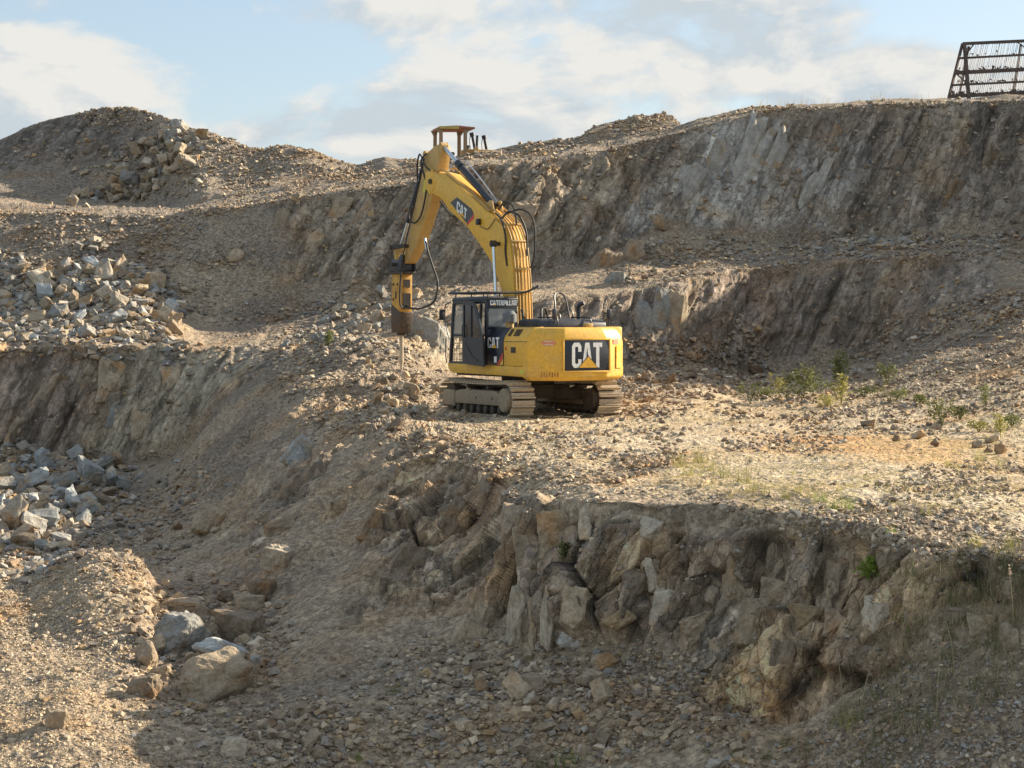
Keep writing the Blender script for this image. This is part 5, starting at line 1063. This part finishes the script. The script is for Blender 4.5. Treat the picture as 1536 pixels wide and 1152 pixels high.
# ------------------------------------------------------------------ steel screen frame on the upper edge
fy = 91.0; fx0 = (1419 - 768) / FPX * fy; gz = ground_z(fx0 + 2, fy)
SF = thing('steel_screen', 'leaning rusty steel screen of cross beams and thin bars on the skyline', 'screen', (fx0, fy, gz - .12), math.radians(-14))
BEAM = paint('rusty_dark_beam', (.10, .075, .062), .8, .2, (.18, .12, .09), .4); BARM = paint('weathered_bar', (.30, .31, .33), .6, .3, (.30, .27, .24), .3)
FH, FW, LN = 2.75, 5.6, .62                      # height, width, sideways lean of the near edge
def sc_p(u, v, off=0): return Vector((u * FW + LN * v * (1 - u * .6), .95 * v + off, FH * v + .06 * u))
def bar_between(name, a, b, w, mat, parent):
    d = b - a; bm = bmesh.new(); bm_box(bm, (0, 0, 0), (w, w, d.length), None, 0); bmesh.ops.transform(bm, matrix=Matrix.Translation((a + b) / 2) @ d.to_track_quat('Z', 'X').to_matrix().to_4x4(), verts=bm.verts[:]); return obj_bm(name, bm, mat, parent)
for k, (v, w) in enumerate(((.10, .16), (.29, .09), (.50, .16), (.75, .09), (1.0, .13))): bar_between('cross_beam', sc_p(.0, v, -.06), sc_p(1, v + (.02 if k < 4 else 0), -.06), w, BEAM, SF)
for u in (.0, 1.0): bar_between('edge_post', sc_p(u, 0, -.05), sc_p(u, 1, -.05), .10, BEAM, SF)
bar_between('inner_post', sc_p(.17, .0, -.10), sc_p(.02, .98, -.10), .15, BEAM, SF); bar_between('brace', sc_p(.02, .47, -.12), sc_p(.14, .28, -.12), .06, BEAM, SF); bar_between('brace', sc_p(.10, .98, -.08), sc_p(.045, .78, -.08), .05, BEAM, SF); bar_between('brace', sc_p(.46, .99, -.08), sc_p(.60, .80, -.08), .05, BEAM, SF); bar_between('rear_strut', sc_p(.5, .95, .0), Vector((FW * .5, 2.6, .0)), .10, BEAM, SF); bar_between('rear_strut', sc_p(.06, .95, .0), Vector((FW * .06, 2.6, .0)), .10, BEAM, SF)
rs_ = np.random.default_rng(3)
for k in range(66):
    u = (k + .5) / 66; v0, v1 = 0.02, .99
    if rs_.random() < .16: v1 = rs_.choice([.3, .5, .75])
    bar_between('bar', sc_p(u, v0), sc_p(u + rs_.uniform(-.006, .006), v1), (.014 + .010 * rs_.random()), BARM, SF)
bm = bmesh.new()
for k in range(420):
    v = rs_.choice([.12, .31, .52, .77], p=[.34, .22, .32, .12]) + abs(rs_.normal()) * .03; u = rs_.random(); c = sc_p(u, v, -.03 + rs_.normal() * .03); s_ = rs_.uniform(.02, .07)
    f_ = [bm.verts.new(c + Vector(rs_.normal(size=3)) * s_) for q in range(4)]
    for a in ((0, 1, 2), (0, 2, 3), (0, 1, 3), (1, 2, 3)): bm.faces.new([f_[i] for i in a])
tag(obj_bm('caught_debris', bm, BEAM, SF), kind='stuff')
# ------------------------------------------------------------------ weeds and grass
def leaf_mat(name, col, trans=.35):
    m, t, b = nodes_of(name); L = t.links.new; oi = t.nodes.new('ShaderNodeObjectInfo'); geo = t.nodes.new('ShaderNodeNewGeometry')
    n = t.nodes.new('ShaderNodeTexNoise'); n.inputs['Scale'].default_value = 6; L(geo.outputs['Position'], n.inputs['Vector'])
    ad = t.nodes.new('ShaderNodeMath'); ad.operation = 'ADD'; L(n.outputs['Fac'], ad.inputs[0]); L(oi.outputs['Random'], ad.inputs[1])
    mr_ = t.nodes.new('ShaderNodeMapRange'); mr_.inputs[1].default_value = .3; mr_.inputs[2].default_value = 1.7; mr_.inputs[3].default_value = .65; mr_.inputs[4].default_value = 1.4; L(ad.outputs[0], mr_.inputs[0])
    v = t.nodes.new('ShaderNodeVectorMath'); v.operation = 'SCALE'; v.inputs[0].default_value = col; L(mr_.outputs[0], v.inputs['Scale']); L(v.outputs[0], b.inputs['Base Color'])
    b.inputs['Roughness'].default_value = .6; b.inputs['Specular IOR Level'].default_value = .3
    tr = t.nodes.new('ShaderNodeBsdfTranslucent'); L(v.outputs[0], tr.inputs['Color']); mx = t.nodes.new('ShaderNodeMixShader'); mx.inputs[0].default_value = trans
    out = next(q for q in t.nodes if q.type == 'OUTPUT_MATERIAL'); L(b.outputs[0], mx.inputs[1]); L(tr.outputs[0], mx.inputs[2]); L(mx.outputs[0], out.inputs[0]); return m
LM = {'green': leaf_mat('weed_green', (.17, .18, .065)), 'bright': leaf_mat('fresh_green_leaf', (.19, .25, .04)), 'yellow': leaf_mat('yellowing_grass', (.36, .33, .11)), 'straw': leaf_mat('dry_straw', (.44, .36, .22)), 'grey': leaf_mat('dead_grey_grass', (.20, .175, .14)), 'pink': leaf_mat('pinkish_seed_head', (.36, .28, .21))}
def blades(n, h, spread, lean, w, seed, seg=3, droop=.5):
    """n tapering, bending blades from one root"""
    rs = np.random.default_rng(seed); V, Fc = [], []
    for k in range(n):
        a = rs.uniform(0, 6.283); r = spread * math.sqrt(rs.random()); base = np.array([r * math.cos(a), r * math.sin(a), -.03 * h]); d = rs.uniform(0, 6.283); hh = h * rs.uniform(.45, 1.0); ln = lean * rs.uniform(.2, 1); wd = w * rs.uniform(.6, 1.2)
        side = np.array([-math.sin(d + rs.uniform(-.8, .8)), math.cos(d), 0]); i0 = len(V)
        for s in range(seg + 1):
            t = s / seg; c = base + np.array([math.cos(d) * ln * hh * t ** 1.7, math.sin(d) * ln * hh * t ** 1.7, hh * (t - droop * ln * t * t * .6)]); ww = wd * (1 - t * .92)
            V += [c - side * ww * .5, c + side * ww * .5]
        for s in range(seg): q = i0 + 2 * s; Fc.append((q, q + 1, q + 3, q + 2))
    return np.array(V), np.array(Fc)
def leaves(n, h, rad, size, seed, clump=1.0):
    rs = np.random.default_rng(seed); V, Fc = [], []
    for k in range(n):
        t = rs.random() ** .8; a = rs.uniform(0, 6.283); r = rad * math.sqrt(rs.random()) * (.35 + .65 * math.sin(math.pi * min(t + .1, 1))); c = np.array([r * math.cos(a), r * math.sin(a), h * t])
        d = rs.normal(size=3); d[2] = abs(d[2]) * .5; d /= np.linalg.norm(d); s = np.cross(d, rs.normal(size=3)); s /= np.linalg.norm(s); L = size * rs.uniform(.6, 1.3); i0 = len(V)
        V += [c, c + d * L * .5 + s * L * .22, c + d * L, c + d * L * .5 - s * L * .22]; Fc.append((i0, i0 + 1, i0 + 2, i0 + 3))
    return np.array(V), np.array(Fc)
TUFT = {}
def tuft_mesh(kind, var):
    k = (kind, var)
    if k not in TUFT:
        v, f = blades(46 if kind != 'straw' else 34, 1, .34, 1.0, .022, 900 + var * 7 + len(kind)); me = np_mesh('grass_tuft', v, f); me.materials.append(LM[kind]); TUFT[k] = me
    return TUFT[k]
def tuft(px, py, hpx, kind, label, group=None, wide=1.0):
    p, n = surf(px, py); h = hpx * p.y / FPX; o = link('grass_tuft', tuft_mesh(kind, int(rng.integers(0, 5)))); o.location = p; o.scale = (h * wide, h * wide, h); o.rotation_euler = (0, 0, rng.uniform(0, 6.28)); return tag(o, label, 'grass tuft', group)
GL = 'grass tufts on the working level'
for (a, b, h, k) in ((1018, 700, 40, 'yellow'), (1032, 712, 34, 'yellow'), (1048, 694, 44, 'yellow'), (1062, 706, 38, 'yellow'), (1040, 728, 30, 'straw'), (1090, 716, 36, 'yellow'), (1112, 724, 40, 'yellow'), (1128, 738, 34, 'yellow'), (1102, 742, 30, 'straw'), (1150, 742, 26, 'yellow'), (1176, 748, 24, 'yellow'), (1196, 740, 22, 'yellow'), (1216, 746, 24, 'yellow'), (985, 726, 34, 'straw'), (1300, 720, 16, 'yellow'), (1340, 726, 18, 'straw'), (1372, 760, 26, 'straw'), (1390, 772, 30, 'yellow'), (1420, 700, 20, 'yellow'), (1470, 690, 26, 'yellow'), (1500, 700, 22, 'yellow'), (1510, 720, 26, 'straw'), (1180, 700, 14, 'straw'), (1260, 735, 16, 'yellow'), (1436, 742, 22, 'straw')):
    tuft(a, b, h, k, '%s %s grass tuft growing on the sunlit working level' % ('tall' if h > 35 else ('short' if h < 25 else 'knee high'), 'thin yellowing' if k == 'yellow' else 'dry straw'), GL)
tuft(1248, 766, 34, 'bright', 'bright green grass tuft on the edge above the front rock face', None, .8); tuft(1270, 764, 38, 'bright', 'taller bright green grass tuft beside a smaller one on the edge', None, .8)
tuft(1336, 800, 22, 'bright', 'small fresh green sprig in the stones of the edge', None, 1.2); tuft(1232, 752, 30, 'bright', 'leaning light green tuft just behind the edge pair', None, 1.0)
tuft(850, 1150, 44, 'bright', 'leafy green grass clump on the scree at the pit bottom', None, 1.3); tuft(815, 1152, 34, 'green', 'darker green grass clump beside the leafy one on the scree', None, 1.2); tuft(590, 1038, 22, 'green', 'lone green tuft on the bare slope above the scree', None, 1.2); tuft(538, 1142, 22, 'bright', 'little green sprig beside the reddish stone drift', None, 1.0); tuft(795, 992, 22, 'yellow', 'yellow tuft under the upright tan slabs', None, .9); tuft(1292, 1148, 16, 'bright', 'tiny bright green plant in the stones below the dark hollow', None, 1.3)
for (a, b, h, k) in ((1258, 1085, 60, 'green'), (1275, 1090, 70, 'yellow'), (1290, 1080, 50, 'green'), (1398, 1090, 70, 'green'), (1385, 1100, 56, 'straw'), (1180, 1120, 40, 'green'), (1200, 1130, 36, 'straw'), (1150, 1140, 40, 'green'), (1100, 1135, 34, 'green'), (1060, 1130, 28, 'green'), (1350, 930, 60, 'green'), (1370, 950, 54, 'green'), (1390, 930, 60, 'straw'), (1420, 960, 50, 'green'), (1330, 1010, 40, 'green'), (1510, 850, 70, 'green'), (1530, 880, 60, 'green'), (1488, 830, 46, 'straw'), (1436, 830, 44, 'straw'), (1465, 820, 50, 'yellow'), (1520, 820, 54, 'yellow'), (1500, 1040, 34, 'green'), (1230, 1010, 30, 'green'), (935, 1000, 24, 'green'), (960, 985, 22, 'yellow')):
    tuft(a, b, h * .72, k, '%s %s grass tuft rooted in the shaded front face' % ('tall' if h > 55 else ('short' if h < 38 else 'knee high'), {'green': 'dull green', 'yellow': 'yellowish', 'straw': 'dry straw coloured'}[k]), 'grass tufts on the front face')
# drooping dead clump and tall stalks with pale seed heads
p, n = surf(1450, 868); v, f = blades(90, 1, .16, 1.6, .018, 77, 5, 1.2); me = np_mesh('dead_grass_clump', v, f); me.materials.append(LM['grey']); o = link('dead_grass_clump', me); o.location = p; o.scale = (.62, .5, .55); tag(o, 'grey dead grass clump drooping down the front face', 'grass clump')
def stalk(px, py, hpx, lean, lab_, seed):
    p, n = surf(px, py); h = hpx * p.y / FPX; t = thing('seed_stalk', lab_, 'grass stalk', p, 0, 'tall grass stalks on the front face')
    tube('stem', [(0, 0, 0), (lean * .25, .0, h * .4), (lean * .6, .02, h * .75), (lean, .03, h)], .004, LM['straw'], t, 5, 4); v, f = leaves(16, h * .18, .02, .045, seed); v = v + np.array([lean * .93, .03, h * .84]); me = np_mesh('seed_head', v, f); me.materials.append(LM['pink']); link('seed_head', me, t)
for i, (a, b, h, l) in enumerate(((1338, 1150, 130, .02), (1345, 1010, 90, .12), (1378, 1060, 110, -.05), (1372, 930, 80, .03), (1388, 900, 60, -.02), (1405, 1075, 120, .06), (1318, 960, 60, -.1), (1266, 1080, 100, -.08), (1290, 1075, 70, .12), (1480, 900, 90, .12), (1420, 880, 70, .2), (1312, 900, 60, .15), (1432, 1000, 70, -.1), (1520, 940, 90, -.05))): stalk(a, b, h, l, 'thin dry stalk with a pale pinkish seed head on the front face', 60 + i)
def weed(px, py, hpx, wpx, kind, label, seed, dens=1.0, group=None, tall=False):
    p, n = surf(px, py); h = 1.2 * hpx * p.y / FPX; w = 1.2 * wpx * p.y / FPX * .5; t = thing('weed', label, 'weed', p, 0, group); bm = bmesh.new(); rs = np.random.default_rng(seed); tips = []
    for k in range(7 if not tall else 4):
        a = rs.uniform(0, 6.28); r = w * rs.uniform(.2, .85); e = Vector((r * math.cos(a), r * math.sin(a), h * rs.uniform(.55, 1))); bm_tube(bm, [(0, 0, -.03), (e.x * .35, e.y * .35, e.z * .5), e], .006, 5, 3); tips.append(e)
    obj_bm('stem', bm, LM[kind], t); V, F_ = [], []; i0 = 0
    for e in tips:
        v, f = leaves(int(55 * dens), .66 * h, w * .38, max(.06, h * .12), int(rs.integers(1, 9999))); v = v + np.array([e.x * .8, e.y * .8, e.z - .60 * h]); V.append(v); F_.append(f + i0); i0 += len(v)
    me = np_mesh('foliage', np.concatenate(V), np.concatenate(F_)); me.materials.append(LM[kind]); link('foliage', me, t)
weed(1205, 600, 46, 60, 'green', 'bushy green weed with drooping leaves at the foot of the middle wall', 1, 1.4); weed(1262, 606, 40, 30, 'yellow', 'tall upright yellow green weed beside the bushy one', 2, 1.2, None, True); weed(1330, 580, 30, 44, 'green', 'low spreading weed near the pale boulder on the talus', 3); weed(1125, 606, 26, 40, 'green', 'small weed at the edge of the reddish rubble cone', 4, .9); weed(1168, 592, 26, 30, 'yellow', 'small yellowish weed between the rubble cone and the bushy weed', 5, .9)
weed(1478, 612, 30, 22, 'green', 'thin weed alone on the right talus', 6, .8, None, True); weed(1412, 640, 34, 40, 'green', 'weed at the bottom of the right talus', 7, .9); weed(1265, 575, 40, 40, 'green', 'dark weed in the corner under the middle wall', 8, 1.1); weed(1302, 868, 28, 36, 'bright', 'compact green weed growing out of the front face', 9, .7); weed(848, 842, 24, 16, 'green', 'dark green weed in the crack beside the big tan block', 10, .8); weed(492, 520, 20, 18, 'green', 'small round weed on the rubble left of the chisel', 11, 1.4); weed(1500, 655, 30, 34, 'yellow', 'yellowish weed beside the round tan boulder', 12, .9)
# wispy grass along the skyline and short dry grass on the level: uncounted
V, F_, i0 = [], [], 0
def strew(px, py, hpx, seed, n=8):
    global i0
    p, n_ = surf(px, py); h = hpx * p.y / FPX; v, f = blades(n, h, h * .5, .5, max(.006, h * .022), seed, 2); V.append(v + np.array(p)); F_.append(f + i0); i0 += len(v)
for k in range(95): x = rng.uniform(1035, 1420); strew(x, np.interp(x, [1035, 1100, 1200, 1420], [186, 172, 158, 149]), rng.uniform(8, 26) * (1.3 if k % 9 == 0 else .8), k, 5)
for k in range(60): x = rng.uniform(930, 1025); strew(x, rng.uniform(180, 200), rng.uniform(5, 11), k + 200, 7)
me = np_mesh('skyline_grass', np.concatenate(V), np.concatenate(F_)); me.materials.append(LM['straw']); tag(link('skyline_grass', me), 'thin wispy dry grass along the skyline of the upper edge', 'grass', kind='stuff')
V, F_, i0 = [], [], 0
POL = [(1000, 700), (1150, 690), (1400, 670), (1536, 660), (1536, 800), (1300, 780), (1150, 755), (1010, 735)]
k_ = np.nonzero(in_poly(POL, vpx + jx, vpy + jy))[0]
for k in range(1300):
    q = k_[rng.integers(0, len(k_))]; p = G2[visr[q], visc[q]]; h = rng.uniform(3, 13) * p[1] / FPX; v, f = blades(6, h, h * .6, .8, max(.005, h * .05), k, 2); V.append(v + p); F_.append(f + i0); i0 += len(v)
me = np_mesh('short_grass', np.concatenate(V), np.concatenate(F_)); me.materials.append(LM['yellow']); tag(link('short_grass', me), 'sparse short yellow grass on the sunlit working level', 'grass', kind='stuff')

V, F_, i0 = [], [], 0; V2, F2, i2 = [], [], 0
POL = [(1180, 1150), (1250, 1030), (1330, 890), (1420, 850), (1536, 815), (1536, 1010), (1420, 1090), (1300, 1150)]
k_ = np.nonzero(in_poly(POL, vpx + jx, vpy + jy) & (clump > -.15))[0]
for k in range(750):
    q = k_[rng.integers(0, len(k_))]; p = G2[visr[q], visc[q]]; h = rng.uniform(10, 44) * p[1] / FPX; v, f = blades(9, h, h * .35, .9, max(.006, h * .03), k + 5000, 3)
    if k % 3: V.append(v + p); F_.append(f + i0); i0 += len(v)
    else: V2.append(v + p); F2.append(f + i2); i2 += len(v)
me = np_mesh('dry_weeds', np.concatenate(V), np.concatenate(F_)); me.materials.append(LM['straw']); tag(link('dry_weeds', me), 'tangled dry grass stems over the right end of the front face', 'grass', kind='stuff')
me = np_mesh('green_weeds', np.concatenate(V2), np.concatenate(F2)); me.materials.append(LM['green']); tag(link('green_weeds', me), 'dull green grass mixed into the dry stems of the front face', 'grass', kind='stuff')

for i, (a, b, h, w, k) in enumerate(((1150, 596, 22, 26, 'green'), (1228, 590, 34, 36, 'green'), (1240, 612, 26, 26, 'yellow'), (1345, 600, 24, 34, 'green'), (1296, 596, 24, 26, 'green'), (1440, 628, 26, 26, 'green'), (1520, 640, 28, 34, 'green'), (1468, 648, 24, 26, 'yellow'), (1385, 606, 20, 26, 'green'))):
    weed(a, b, h * .6, w * 1.5, k, ('low %s weed in the straggle of weeds behind the working level' % ('green' if k == 'green' else 'yellowish')), 40 + i, 1.0, 'weeds behind the working level')
